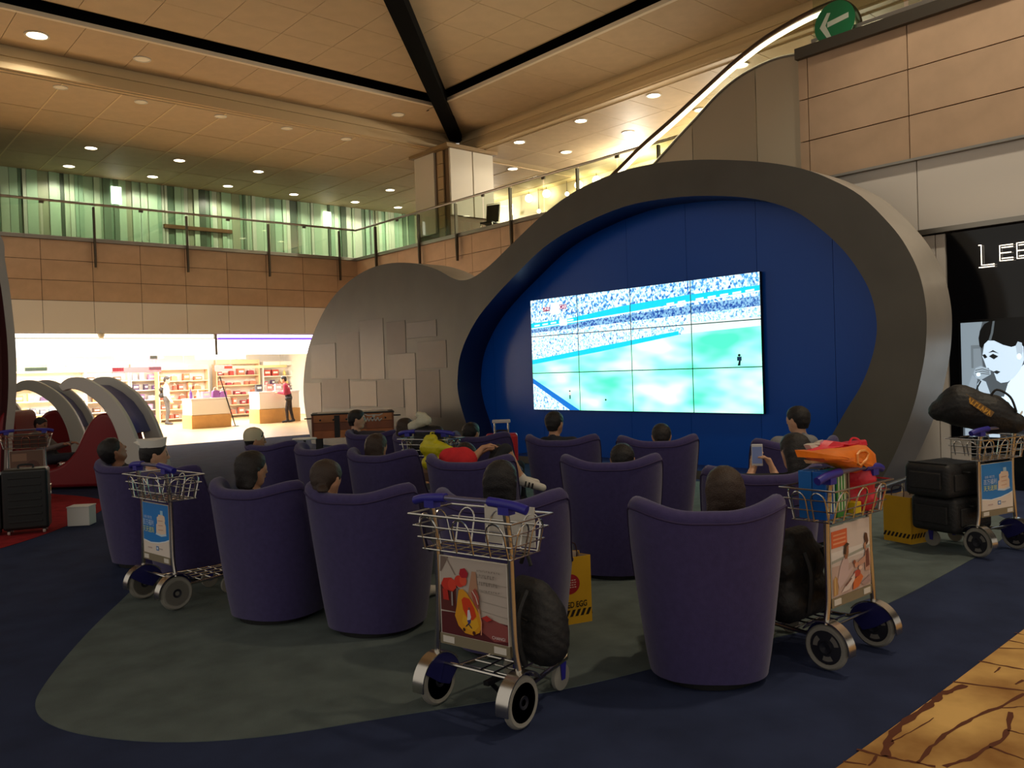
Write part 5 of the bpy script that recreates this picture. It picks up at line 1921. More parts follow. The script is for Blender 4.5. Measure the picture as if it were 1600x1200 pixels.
def ad_slide(t):
    p = Print(.40, .366)
    c = lambda *a: flat(a, 0, .45)
    p.rect(0, 0, 1, 1, c(196, 182, 170)).poly([(0, .28), (.4, .30), (1, .26), (1, 0), (0, 0)], c(92, 30, 34)).poly([(.55, .27), (.75, .30), (1, .24), (1, .05), (.8, .02), (.6, .12)], c(150, 76, 72))
    p.poly([(0, .30), (.25, .30), (.30, .60), (.16, .72), (0, .62)], c(96, 40, 34)).poly([(.02, 1), (.14, 1), (.02, .80), (0, .80)], c(130, 110, 100)).line([(.10, 1), (.24, .78)], .02, c(150, 132, 122))
    for k in range(4):
        p.line([(.62, .38 + k * .12), (1, .34 + k * .13)], .006, c(160, 150, 138))
    p.poly([(.42, .50), (.5, .86), (.56, .86), (.62, .34), (.5, .3)], c(188, 140, 110))
    p.poly([(.02, .64), (.06, .72), (.18, .74), (.25, .70), (.26, .62), (.20, .56), (.06, .58)], c(210, 52, 36)).disc(.19, .65, .065, .075, c(226, 66, 44)).poly([(.05, .44), (.14, .44), (.12, .58), (.04, .58)], c(190, 44, 32))
    p.disc(.31, .71, .075, .075, c(222, 60, 40)).disc(.37, .73, .055, .07, c(232, 84, 56)).poly([(.31, .80), (.33, .87), (.40, .89), (.45, .83), (.43, .77), (.35, .76)], c(180, 26, 44))
    p.rect(.26, .34, .30, .62, c(120, 110, 106)).rect(.18, .38, .205, .56, c(160, 150, 146))
    p.poly([(.28, .50), (.30, .60), (.36, .62), (.42, .58), (.52, .46), (.60, .34), (.64, .20), (.60, .10), (.50, .05), (.38, .06), (.28, .14), (.23, .26), (.26, .38)], c(232, 160, 30))
    p.poly([(.34, .48), (.38, .52), (.46, .51), (.53, .40), (.56, .30), (.50, .24), (.42, .26), (.36, .36)], c(222, 66, 22)).poly([(.36, .30), (.42, .26), (.50, .24), (.57, .28), (.60, .18), (.52, .10), (.42, .12), (.34, .20)], c(240, 178, 36))
    p.poly([(.43, .36), (.46, .37), (.48, .28), (.45, .20), (.42, .22)], c(230, 225, 235)).poly([(.42, .23), (.48, .25), (.47, .20), (.44, .18)], c(60, 60, 130)).disc(.455, .385, .014, .018, c(150, 90, 70)).disc(.37, .105, .018, .022, c(70, 40, 20)).disc(.52, .085, .022, .025, c(80, 30, 20))
    p.line([(.40, .15), (.44, .19), (.49, .14)], .014, c(40, 36, 60)).poly([(.64, .30), (.72, .34), (.80, .30), (.72, .26)], c(196, 50, 44)).line([(.60, .40), (.64, .24), (.63, .08)], .016, c(235, 160, 120))
    p.disc(.56, .56, .04, .05, c(120, 60, 50)).poly([(.50, .60), (.56, .66), (.62, .56), (.60, .40), (.54, .46)], c(176, 84, 70)).line([(.52, .62), (.57, .55), (.60, .46)], .012, c(240, 225, 210))
    p.build('picture_print', t, BM)
    g = flat((150, 138, 128), 0, .5)
    q = Print(.40, .366)
    rs_ = random.Random(4)
    for v, hgt, n in ((.88, .022, 11), (.80, .045, 8), (.71, .045, 9), (.635, .02, 10)):
        u = .60
        for k in range(n):
            w = rs_.uniform(.012, .03)
            q.rect(u, v, u + w * .45, v + hgt, g)
            q.z -= q.step
            q.rect(u, v + (hgt * .7 if k % 2 else 0), u + w, v + (hgt if k % 2 else hgt * .3), g)
            q.z -= q.step
            u += w + .012
    q.build('small_print', t, BM @ Matrix.Translation((0, 0, .013)))
    text('CHANGI', .020, flat((240, 225, 220), 0, .5), t, BM @ Matrix.Translation((.355, .030, .013)))


def ad_blue(t):
    p = Print(.40, .366)
    c = lambda *a: flat(a, 0, .45)
    p.rect(0, 0, 1, 1, c(30, 132, 214)).poly([(0, .26), (.3, .225), (.6, .25), (.85, .30), (1, .345), (1, 0), (0, 0)], c(238, 248, 255)).poly([(0, .24), (.3, .205), (.6, .23), (.85, .28), (1, .325), (1, 0), (0, 0)], c(240, 226, 212))
    p.poly([(.52, .42), (.53, .60), (.57, .62), (.56, .74), (.62, .77), (.62, .80), (.70, .80), (.70, .88), (.80, .88), (.80, .80), (.86, .78), (.88, .70), (.86, .66), (.90, .60), (.90, .44), (.72, .40)], c(246, 220, 196))
    p.rect(.70, .80, .80, .885, c(170, 214, 244)).poly([(.50, .40), (.72, .375), (.92, .41), (.90, .45), (.72, .41), (.52, .44)], c(206, 228, 246))
    p.rect(.50, .085, .60, .17, c(60, 120, 190)).rect(.52, .105, .58, .15, c(220, 232, 244)).rect(.18, .10, .34, .125, c(206, 180, 176)).rect(.62, .12, .76, .14, c(190, 176, 170))
    for k in range(3):
        p.line([(.62, .50 + k * .09), (.80, .51 + k * .09)], .012, c(214, 160, 130))
    p.build('picture_print', t, BM)
    w, y = flat((214, 236, 255), 0, .5), flat((236, 240, 120), 0, .5)
    text('扫码 领红包', .024, w, t, BM @ Matrix.Translation((.095, .262, .007)))
    text('百万福利', .046, w, t, BM @ Matrix.Translation((.10, .222, .007)), sx=.95)
    text('天天送到', .046, y, t, BM @ Matrix.Translation((.10, .172, .007)), sx=.95)


def ad_beach(t):
    p = Print(.40, .366)
    c = lambda *a: flat(a, 0, .45)
    p.rect(0, 0, 1, 1, c(222, 208, 200)).rect(0, .50, 1, .64, c(236, 230, 224)).poly([(0, .48), (1, .56), (1, .60), (0, .52)], c(176, 178, 168)).poly([(0, 0), (1, 0), (1, .46), (.5, .42), (0, .44)], c(206, 178, 166))
    p.rect(0, .70, .40, .94, c(226, 106, 62))
    for k in range(3):
        p.rect(.04, .745 + k * .06, .36, .77 + k * .06, c(240, 160, 120))
    p.poly([(.02, .02), (.02, .26), (.08, .30), (.14, .24), (.13, .03)], c(196, 150, 96)).rect(.05, .03, .075, .28, c(226, 190, 130))
    p.poly([(.12, .22), (.20, .42), (.28, .52), (.38, .54), (.42, .44), (.40, .32), (.50, .36), (.54, .34), (.40, .24), (.28, .16), (.16, .10)], c(216, 188, 184)).poly([(.32, .50), (.30, .62), (.34, .70), (.42, .69), (.42, .58), (.38, .50)], c(166, 112, 84)).poly([(.29, .58), (.31, .70), (.38, .735), (.44, .70), (.37, .67), (.35, .56)], c(62, 42, 36))
    p.poly([(.84, .74), (.86, .80), (.92, .78), (.95, .66), (.90, .60), (.86, .66)], c(86, 50, 38)).poly([(.82, .64), (.88, .66), (.88, .56), (.83, .56)], c(196, 140, 110)).poly([(.66, .40), (.84, .46), (.86, .56), (.95, .56), (.99, .40), (.97, .22), (.84, .24), (.84, .36), (.66, .34)], c(206, 156, 136)).poly([(.86, .52), (.94, .56), (.96, .30), (.86, .28)], c(120, 66, 62))
    p.poly([(.5, .02), (.52, .16), (.72, .22), (.78, .16), (.66, .04)], c(226, 116, 60)).disc(.62, .24, .09, .05, c(196, 76, 60)).poly([(.2, .04), (.36, .16), (.56, .26), (.54, .16), (.40, .05)], c(236, 216, 206)).disc(.6, .37, .05, .04, c(226, 160, 130)).disc(.55, .42, .03, .03, c(150, 84, 60)).poly([(.70, .08), (.98, .16), (.98, .06), (.8, .03)], c(180, 150, 146)).line([(.30, .12), (.46, .20)], .02, c(120, 70, 60)).disc(.70, .31, .05, .03, c(240, 200, 180))
    p.build('picture_print', t, BM)


def ad_plain(t):
    p = Print(.40, .366)
    p.rect(0, 0, 1, 1, flat((112, 84, 68), 0, .5)).rect(.06, .62, .5, .9, flat((150, 116, 92), 0, .5)).disc(.68, .4, .2, .22, flat((92, 60, 50), 0, .5))
    p.build('picture_print', t, BM)


TR = make_trolley()
ads = dict(t1=ad_blue, t2=ad_slide, t3=ad_beach, t4=ad_blue, t5=ad_plain, t6=ad_plain)


def wheels(a, b):
    A, B = at(*a, 2, .004), at(*b, 2, .004)
    m = (A + B) / 2
    d = (B - A).normalized()
    return m, math.atan2(d.y, d.x) + math.pi / 2


TP_ = dict(t1=wheels((226, 935), (277, 953)), t2=wheels((686, 1100), (815, 1138)), t3=wheels((1292, 1047), (1367, 1010)), t4=wheels((1528, 871), (1588, 858)))
p5 = at(668, 674, 2, 1.015)
TP_['t5'] = (Vector((p5.x, p5.y, .004)), math.radians(20))
p6 = at(40, 674, 2, 1.0)
TP_['t6'] = (Vector((p6.x, p6.y, .008)), math.radians(75))
TLb = dict(t1='luggage trolley with a blue poster standing between the left purple chairs', t2='luggage trolley with a slide picture in the foreground, black backpack on it', t3='luggage trolley loaded with orange and red bags beside the nearest chair',
           t4='luggage trolley with a blue poster and black luggage at the right edge', t5='luggage trolley with a yellow bag between the chair rows', t6='luggage trolley with a brown box at the left edge by the pods')
TRO = {}
bare = None
for i, k in enumerate(TP_):
    o = copy_tree(TR)
    o.location, o.rotation_euler.z = TP_[k]
    tag(o, TLb[k], 'trolley', 'luggage trolleys')
    TRO[k] = o
    if ads[k]:
        ads[k](o)
    if k == 't2':
        MB().box((.205, -.06, .86), (.006, .30, .19)).build('card_panel', M_CARD, o)
    if k in ('t4', 't5'):
        MB().box((.10, .275, .85), (.16, .006, .16)).build('card_panel', M_CARD, o)
for ch in list(TR.children_recursive):
    bpy.data.objects.remove(ch)
bpy.data.objects.remove(TR)


def on(k, x, y, z=0.):
    c, rz = TP_[k]
    return Vector((c.x + x * math.cos(rz) - y * math.sin(rz), c.y + x * math.sin(rz) + y * math.cos(rz), c.z + z))


# ================================================================== BAGS AND LUGGAGE
M_NYLON = mat('black_nylon', (24, 24, 26), .6, noise=.2, nscale=12, bump=.4, bscale=50)
M_NYLON2 = mat('charcoal_nylon', (30, 29, 30), .65, noise=.2, nscale=12, bump=.4, bscale=50)


def soft(name, prims, m, loc, rz, label, cat, h=.012, wob=.003, cut=None, group=None):
    me = surf_mesh(name, [(*p, 0, .04) if len(p) == 4 else p for p in prims], [m] if not isinstance(m, list) else m, h, cut, wob)
    o = inst(name, me, loc, rot=(0, 0, rz))
    tag(o, label, cat, group)
    return o


# backpack on the foreground trolley
c, rz = TP_['t2']
bp = soft('backpack', [((0, -.09, .12), (0, .09, .12), .095, .095, 0, .1), ((0, -.08, .20), (0, .08, .20), .095, .095, 0, .1), ((0, -.08, .29), (0, .08, .29), .085, .085, 0, .1), ((-.02, -.05, .37), (-.02, .05, .37), .065, .065, 0, .06), ((-.09, -.06, .13), (-.09, .06, .13), .045, .045, 0, .03)], M_NYLON2,
          on('t2', .30, -.12, .165), rz - .3, 'slumped charcoal backpack on the platform of the foreground trolley', 'backpack')
MB().tube(spl([Vector(p) for p in ((-.10, .08, .40), (-.16, .09, .30), (-.16, .09, .16), (-.13, .09, .06))], 4), .016, 6).tube(spl([Vector(p) for p in ((-.10, -.08, .40), (-.16, -.09, .30), (-.16, -.09, .16), (-.13, -.09, .06))], 4), .016, 6).build('strap', M_NYLON, bp, smooth=True)
MB().tube(spl([Vector(p) for p in ((-.04, -.04, .50), (-.04, 0, .56), (-.04, .04, .50))], 4), .01, 6).build('grab_loop', M_NYLON, bp, smooth=True)
MB().tube(spl([Vector(p) for p in ((-.115, -.10, .26), (-.125, 0, .28), (-.115, .10, .26))], 4), .006, 5).build('zip', BLACK, bp)

# black pack on the platform of the orange-bag trolley
bp = soft('backpack', [((0, -.13, .13), (0, .13, .13), .12, .12), ((.02, -.12, .32), (.02, .12, .32), .11, .11), ((.02, -.07, .44), (.02, .07, .44), .07, .07)], M_NYLON, on('t3', .27, .06, .165), TP_['t3'][1], 'black backpack on the platform of the orange-bag trolley', 'backpack')
MB().tube(spl([Vector(p) for p in ((-.10, .09, .40), (-.14, .10, .28), (-.12, .10, .08))], 4), .016, 6).build('strap', M_NYLON2, bp, smooth=True)
MB().tube(spl([Vector(p) for p in ((-.10, -.09, .40), (-.14, -.10, .28), (-.12, -.10, .08))], 4), .016, 6).build('strap', M_NYLON2, bp, smooth=True)

# goods in the basket of that trolley
PK = [(.02, .20, (20, 96, 190), 'blue'), (.02, .09, (40, 140, 60), 'green'), (.10, .20, (30, 110, 196), 'bright blue'), (.05, -.01, (58, 46, 42), 'dark brown'), (.12, .06, (70, 56, 50), 'brown')]
for k, (x, y, cl, nm) in enumerate(PK):
    p = on('t3', x, y, .772)
    r = empty('snack_carton', p, TP_['t3'][1])
    tag(r, 'tall %s snack carton standing in the basket of the orange-bag trolley' % nm, 'carton')
    MB().box((0, 0, .125 if k != 3 else .12), (.075, .095, .25 if k != 3 else .24)).build('carton', flat(cl, 0, .3), r, bevel=.004)
    for q in range(3):
        MB().box((-.0385, -.03 + q * .03, .14), (.002, .012, .22)).build('stripe', flat((220, 230, 200) if k < 3 else (150, 130, 116), 0, .3), r)
p = on('t3', .00, -.06, .772)
r = empty('juice_box', p, TP_['t3'][1])
tag(r, 'small yellow box in the basket of the orange-bag trolley', 'box')
MB().box((0, 0, .03), (.06, .06, .06)).build('carton', flat((236, 206, 40), 0, .4), r, bevel=.003)
M_REDBAG = mat('red_plastic_bag', (226, 46, 66), .4, noise=.12, nscale=9, bump=.3, bscale=20)
rb = soft('plastic_bag', [((0, -.03, .04), (.08, .02, .05), .075, .075), ((.0, -.02, .15), (.08, .02, .16), .078, .07), ((0, .0, .26), (.06, .02, .27), .07, .06)], M_REDBAG, on('t3', .03, -.19, .785), TP_['t3'][1], 'pink red plastic bag hanging in the right half of the trolley basket', 'bag', h=.009, wob=.002)
MB().tube(spl([Vector(p) for p in ((.0, -.03, .30), (.02, -.05, .36), (.05, -.02, .37), (.05, .02, .31))], 4), .006, 5).build('bag_handle', M_REDBAG, rb)
M_ORBAG = mat('orange_plastic_bag', (246, 128, 30), .4, noise=.12, nscale=9, bump=.35, bscale=18)
zq = lambda x, y: (1210 + x / 6.0, 660 + y / 6.0)
cT, rT = TP_['t3']


def t3l(px_, py_, dx):
    """pixel onto the vertical plane through the basket, in the trolley's frame (dx: further along its heading)"""
    f = Vector((math.cos(rT), math.sin(rT), 0))
    ray = Vector(ROT @ np.array([px_ - 800.0, 600.0 - py_, -F_PX]))
    t = ((cT + f * dx) - Vector(CAM)).dot(f) / ray.dot(f)
    P = Vector(CAM) + ray * t - cT
    return (dx, -P.x * math.sin(rT) + P.y * math.cos(rT), P.z)


def sheet(pxs, rim, thick, mt, name, label, cat, dx=.04, bulge=.05, par=None):
    """crumpled bag: an outline with a bulging front and back"""
    out = [t3l(*zq(*p), dx) for p in pxs]
    cy, cz = sum(p[1] for p in out) / len(out), sum(p[2] for p in out) / len(out)
    mb = MB()
    n = len(out)
    fr, bk = [], []
    rs_ = random.Random(len(pxs))
    ringsF = []
    for q, bz in ((1.0, 0), (.8, .6), (.5, .9), (.2, 1.0)):
        ringsF.append([(dx - bulge * bz - rs_.uniform(0, .015) * (q < 1), cy + (p[1] - cy) * q, cz + (p[2] - cz) * q) for p in out])
    mb.grid(ringsF, wrap=True)
    mb.add(ringsF[-1], [tuple(range(n))])
    ringsB = [ringsF[0]] + [[(dx + bulge * bz + rs_.uniform(0, .01), cy + (p[1] - cy) * q, cz + (p[2] - cz) * q) for p in out] for q, bz in ((.8, .7), (.4, 1.0))]
    mb.grid(ringsB, wrap=True)
    mb.add(ringsB[-1], [tuple(range(n))[::-1]])
    o = mb.build(name, mt, par, smooth=35)
    if par is None:
        o.location = cT
        o.rotation_euler.z = rT
        tag(o, label, cat)
    return o


ob = sheet([(190, 258), (215, 325), (300, 330), (330, 350), (500, 385), (600, 430), (690, 465), (765, 475), (800, 420), (850, 440), (900, 500), (940, 440), (940, 340), (935, 285), (860, 215), (780, 210), (650, 235), (500, 245), (330, 268), (280, 255)], 0, .05, M_ORBAG, 'plastic_bag',
           'crumpled bright orange plastic bag lying on top of the trolley basket', 'bag', dx=.02, bulge=.07)
oh = MB().tube([t3l(*zq(*p), -.058) for p in ((775, 300), (800, 270), (850, 262), (880, 290), (860, 350), (800, 400), (780, 380))], .007, 6, closed=True).build('bag_handle', mat('orange_handle', (250, 170, 90), .4), ob, smooth=True)
sheet([(300, 270), (420, 225), (470, 165), (560, 175), (650, 195), (760, 170), (850, 160), (870, 210), (760, 240), (560, 255), (420, 275)], 0, .05, M_REDBAG, 'plastic_bag', 'folded red plastic bag sticking out above the orange bag', 'bag', dx=.11, bulge=.04)
sheet([(275, 210), (330, 195), (440, 190), (455, 160), (470, 215), (350, 240), (305, 265)], 0, .03, mat('grey_paper', (196, 186, 172), .7), 'paper_bag', 'crumpled pale grey paper bag at the left end of the orange bag', 'bag', dx=.15, bulge=.02)
sheet([(275, 350), (330, 340), (480, 375), (560, 390), (400, 388), (300, 385)], 0, .03, mat('cream_plastic_film', (226, 190, 150), .5), 'paper_bag', 'cream paper bag edge under the orange bag', 'bag', dx=.05, bulge=.02)


# yellow paper carrier bags
M_YEL = mat('yellow_paper', (222, 170, 30), .6, noise=.06, nscale=6)
M_BAGIN = mat('bag_inside_paper', (196, 178, 160), .7)


def paper_bag(loc, rz, w, d, h, label, full):
    r = empty('paper_bag', loc, rz)
    tag(r, label, 'bag', 'yellow paper bags')
    mb = MB()
    b = [(-w / 2, -d / 2), (w / 2, -d / 2), (w / 2, d / 2), (-w / 2, d / 2)]
    for i, (p, q) in enumerate(zip(b, b[1:] + b[:1])):
        mx_, my_ = (p[0] + q[0]) / 2, (p[1] + q[1]) / 2
        inw = .75 if i in (1, 3) else .96
        mb.add([(*p, 0), (mx_, my_, 0), (*q, 0), (*q, h), (mx_ * inw, my_, h * (1 if i != 2 else 1.03)), (*p, h)], [(0, 1, 4, 5), (1, 2, 3, 4)])
    mb.add([(*p, 0) for p in b], [(0, 1, 2, 3)])
    o = mb.build('paper_body', [M_YEL], r)
    so = o.modifiers.new('paper', 'SOLIDIFY')
    so.thickness = .003
    so.offset = 1
    o.data.materials.append(M_BAGIN)
    so.material_offset = 0
    mi = MB()
    k = .975
    for i, (p, q) in enumerate(zip(b, b[1:] + b[:1])):
        mx_, my_ = (p[0] + q[0]) / 2 * k, (p[1] + q[1]) / 2 * k
        inw = .75 if i in (1, 3) else .96
        mi.add([(p[0] * k, p[1] * k, .01), (mx_, my_, .01), (q[0] * k, q[1] * k, .01), (q[0] * k, q[1] * k, h * .995), (mx_ * inw, my_, h * (.995 if i != 2 else 1.025)), (p[0] * k, p[1] * k, h * .995)], [(0, 1, 4, 5), (1, 2, 3, 4)])
    mi.build('paper_lining', M_BAGIN, r)
    for sy in (-1, 1):
        MB().tube(spl([Vector(p) for p in ((-.06, sy * d * .46, h - .02), (-.05, sy * d * .42, h + .08), (.05, sy * d * .42, h + .08), (.06, sy * d * .46, h - .02))], 4), .004, 5).build('cord_handle', mat('brown_cord', (60, 30, 36), .7), r)
    ink, yl = flat((34, 20, 12), 0, .6), flat((236, 190, 50), 0, .6)
    for side, ww, M in ((0, w, frame((-w / 2, -d / 2 - .0035, 0), (1, 0, 0), (0, 0, 1))), (1, d, frame((-w / 2 - .0035, d / 2, 0), (0, -1, 0), (0, 0, 1))), (2, d, frame((w / 2 + .0035, -d / 2, 0), (0, 1, 0), (0, 0, 1)))):
        p = Print(ww, h)
        z0, z1 = .115, .215
        n = max(5, int(ww / .035))
        for k_ in range(n):
            u = (k_ + .05) / n
            sl_ = .8 / n
            p.poly([(u - .25 / n, z0), (u + .32 / n, z0), (min(u + sl_ + .1 / n, .998), z1), (u + sl_ - .45 / n, z1)], ink)
            p.z -= p.step
        if side == 0 and full:
            rc = Print(ww, h)
            rc.disc(.50, .60, .30 * h / ww * .55, .15, flat((170, 26, 36), 0, .6), 32)
            rc.build('red_circle', r, M)
        p.build('printed_band', r, M)
        if side == 0 and full:
            text('SALTED EGG', .052, ink, r, M @ Matrix.Translation((ww / 2, h * .29, .006)), off=.001, sx=.78)
            tp = Print(ww, h)
            for q in range(4):
                for k_ in range(5):
                    tp.rect(.36 + k_ * .056 + .01 * (q % 2), .655 - .035 * q, .40 + k_ * .056 + .01 * (q % 2), .668 - .035 * q, flat((236, 200, 190), 0, .6))
                    tp.z -= tp.step
            tp.build('small_print', r, M @ Matrix.Translation((0, 0, .006)))
    return r


A, B = at(885, 977, 2, .004), at(925, 970, 2, .004)
d = (B - A).normalized()
nb = Vector((-d.y, d.x, 0))
w_, d_ = .30, .15
paper_bag(B - d * w_ / 2 + nb * d_ / 2, math.atan2(d.y, d.x), w_, d_, .42, 'yellow paper bag with a red circle and striped band behind the foreground trolley', True)
A, B, C_ = at(1383, 843, 2, .004), at(1424, 851, 2, .004), at(1455, 846, 2, .004)
d = (B - A).normalized()
nb = Vector((-d.y, d.x, 0))
paper_bag(B - d * .135 + nb * .13, math.atan2(d.y, d.x), .27, .26, .40, 'yellow paper bag with a striped band beside the black luggage on the right', False)


# suitcases
def suitcase(loc, rz, w, d, h, m, label, ribs=6, handle=False, wheelm=BLACK, group=None):
    r = empty('suitcase', loc, rz)
    tag(r, label, 'suitcase', group)
    MB().box((0, 0, .05 + h / 2), (d, w, h)).build('shell', m, r, bevel=.03, segs=4)
    for k in range(ribs):
        z = .05 + h * (.14 + .72 * k / max(1, ribs - 1))
        MB().box((-d / 2 - .002, 0, z), (.012, w * .72, h * .035)).build('rib', m, r, bevel=.004)
    for sx_ in (-1, 1):
        for sy_ in (-1, 1):
            MB().lathe([(.001, -.012), (.024, -.012), (.026, 0), (.024, .012), (.001, .012)], 14, axis='y', c=(sx_ * d * .36, sy_ * w * .38, .026)).build('caster_wheel', wheelm, r)
            MB().box((sx_ * d * .36, sy_ * w * .38, .05), (.04, .03, .03)).build('caster_housing', BLACK, r)
    MB().tube(spl([Vector(p) for p in ((0, -.07, h + .05), (0, -.06, h + .085), (0, .06, h + .085), (0, .07, h + .05))], 4), .011, 6).build('carry_handle', BLACK, r)
    if handle:
        for s in (-1, 1):
            MB().tube([(-d * .3, s * .085, h + .04), (-d * .3, s * .085, h + .20)], .011, 8).build('telescopic_tube', CHROME, r)
        MB().box((-d * .3, 0, h + .21), (.035, .23, .045)).build('telescopic_grip', mat('handle_white', (214, 206, 200), .4), r, bevel=.012)
    return r


M_CASE = mat('black_hard_case', (26, 27, 27), .35, noise=.15, nscale=6)
p = at(48, 834, 2, .006)
suitcase((p.x, p.y + .12, .006), math.radians(72), .44, .27, .66, M_CASE, 'black ribbed hard suitcase with pale wheels near the left edge', 7, wheelm=mat('pale_wheel', (196, 176, 166), .6))
p = at(8, 836, 2, .006)
suitcase((p.x - .16, p.y + .16, .006), math.radians(75), .36, .25, .62, M_CASE, 'black suitcase cut off by the left edge of the picture', 6)
p = at(783, 652, 2, 1.02)
suitcase((p.x, p.y, .004), math.atan2(p.y, p.x), .40, .26, .76, mat('red_suitcase', (206, 34, 44), .35), 'bright red suitcase with raised silver handle in front of the pod', 0, True)
# black luggage stacked on the right trolley
cr, rr4 = TP_['t4']


def boxcase(loc, d, w, h, label):
    r = empty('soft_suitcase', loc, rr4)
    tag(r, label, 'suitcase')
    MB().box((0, 0, h / 2), (d, w, h)).build('body', M_NYLON, r, bevel=.045, segs=4, smooth=60)
    MB().box((-d / 2 - .004, 0, h * .45), (.02, w * .72, h * .5)).build('front_pocket', M_NYLON2, r, bevel=.009)
    MB().box((0, w / 2 + .004, h * .5), (d * .7, .02, h * .5)).build('side_pocket', M_NYLON2, r, bevel=.009)
    MB().tube(spl([Vector(p) for p in ((-d / 2 - .01, .08, h * .75), (-d / 2 - .045, .06, h * .75), (-d / 2 - .045, -.06, h * .75), (-d / 2 - .01, -.08, h * .75))], 4), .010, 6).build('carry_handle', BLACK, r)
    MB().tube([(-d / 2 + .03, w / 2 - .03, h + .002), (d / 2 - .03, w / 2 - .03, h + .002)], .005, 5).build('zip', BLACK, r)
    return r


boxcase(on('t4', .30, .13, .172), .40, .50, .29, 'lower black soft suitcase lying on the right trolley')
boxcase(on('t4', .30, .19, .464), .40, .52, .27, 'upper black soft suitcase stacked on the right trolley')
# duffel with gold lettering, lying across the basket
o = soft('duffel_bag', [((.04, .37, .20), (.04, .22, .24), .08, .16, 0, .06), ((.04, .22, .24), (.05, .0, .17), .16, .145, 0, .06), ((.05, .0, .17), (.05, -.16, .10), .145, .085, 0, .06)], M_NYLON, on('t4', .03, .0, .945), math.radians(18.5), 'black duffel bag with gold lettering lying on the right trolley', 'duffel bag')
gold = flat((206, 150, 50), 0, .4)
p = Print(.26, .085)
p.poly([(0, .55), (.06, 1.0), (1, .62), (1, .08), (.9, .0), (.1, .42)], flat((120, 84, 30), 0, .5))
for k in range(8):
    u = .08 + k * .11
    v = .62 - k * .045
    p.poly([(u, v - .22), (u + .035, v - .24), (u + .05, v + .24), (u + .012, v + .26)], gold)
    p.line([(u + .03, v + (.18 if k % 2 else -.16)), (u + .09, v + (-.16 if k % 3 else .14))], .10, gold)
nn = Vector((-.93, 0, .37))
rt = Vector((0, -.83, -.55))
rt = (rt - nn * rt.dot(nn)).normalized()
p.build('gold_lettering', o, frame(Vector((.045, .22, .22)) + nn * .170 - rt * .0, rt, nn.cross(rt)))
MB().tube(spl([Vector(q) for q in ((.0, .0, .31), (.0, -.05, .37), (.0, -.14, .31), (.0, -.18, .19))], 5), .010, 6).build('grab_handle', M_NYLON2, o)
# white tissue lump by the handle
soft('tissue_pack', [((0, 0, .03), (.04, -.06, .03), .035, .03, 0, .02), ((.0, .02, .06), (.0, -.03, .07), .03, .02, 0, .02), ((0, -.08, .05), (0, -.13, .11), .012, .006, 0, .01)], mat('tissue_white', (238, 238, 236), .8), on('t4', -.03, -.20, 1.02), rr4, 'crumpled white tissue pack by the blue handle of the right trolley', 'tissue', h=.006, wob=.002)

# far trolley between the chair rows: black bag, crumpled white bag, yellow bag
soft('tote_bag', [((.02, .10, .06), (.04, -.10, .06), .10, .10), ((.02, .08, .18), (.04, -.08, .18), .09, .085)], M_NYLON, on('t5', .03, .02, .80), TP_['t5'][1], 'black tote bag filling the basket of the far trolley', 'bag')
soft('paper_bag', [((0, .10, .04), (0, -.02, .08), .05, .05, 0, .02), ((0, -.02, .10), (.0, -.08, .10), .055, .05, 0, .02), ((0, .02, .16), (0, -.06, .15), .03, .03, 0, .02)], mat('crumpled_pale_bag', (206, 202, 176), .7), on('t5', .02, .10, 1.02), TP_['t5'][1], 'crumpled pale bag lying on top of the far trolley', 'bag', h=.009)
yb5 = soft('plastic_bag', [((0, .09, .03), (0, -.03, .02), .07, .07, 0, .04), ((0, .10, .18), (0, -.02, .17), .075, .07, 0, .04), ((0, -.04, .20), (.02, -.17, .17), .05, .03, 0, .03), ((0, .08, .26), (0, .03, .27), .05, .05, 0, .03)], mat('yellow_plastic_bag', (216, 204, 30), .45, noise=.12, nscale=8, bump=.3, bscale=18), on('t5', -.16, -.20, .68), TP_['t5'][1], 'bright yellow plastic bag hanging on the far trolley', 'bag', h=.010)
MB().tube(spl([Vector(q) for q in ((0, .06, .29), (.05, .08, .33), (.10, .08, .32))], 4), .008, 5).build('bag_handle', MATS['yellow_plastic_bag'], yb5)

# box on the left trolley
r = empty('brown_box', on('t6', .05, -.05, .775), TP_['t6'][1])
tag(r, 'dark brown box in the basket of the left edge trolley', 'box')
MB().box((0, 0, .09), (.2, .38, .18)).build('carton', mat('brown_card', (70, 48, 38), .7), r, bevel=.004)
MB().box((0, 0, .181), (.2, .04, .002)).build('tape', mat('tan_tape', (150, 120, 80), .5), r)

# ================================================================== RED GAME PODS WITH GREY ARCHES ON THE LEFT
M_PODRED = mat('pod_red', (136, 26, 32), .35, noise=.05, nscale=3)
M_ARCH = mat('arch_grey', (222, 217, 206), .4)
M_VIOL = mat('pod_violet', (96, 92, 150), .35)
cl_arch = [(-.60, 1.56), (-.46, 1.63), (-.28, 1.615), (-.08, 1.50), (.10, 1.34), (.25, 1.12), (.36, .86), (.43, .58), (.47, .30), (.48, .004)]
wd_arch = [.05, .085, .10, .105, .11, .115, .125, .14, .16, .17]


def arch_poly():
    C = spl([Vector((a, z, 0)) for a, z in cl_arch], 4)
    W = np.interp(np.linspace(0, 1, len(C)), np.linspace(0, 1, len(wd_arch)), wd_arch)
    L, R_ = [], []
    for i, p in enumerate(C):
        d = (C[min(i + 1, len(C) - 1)] - C[max(i - 1, 0)]).normalized()
        n = Vector((-d.y, d.x, 0)) * W[i]
        L.append((p.x + n.x, max(p.y + n.y, .004)))
        R_.append((p.x - n.x, max(p.y - n.y, .004)))
    return L + R_[::-1]


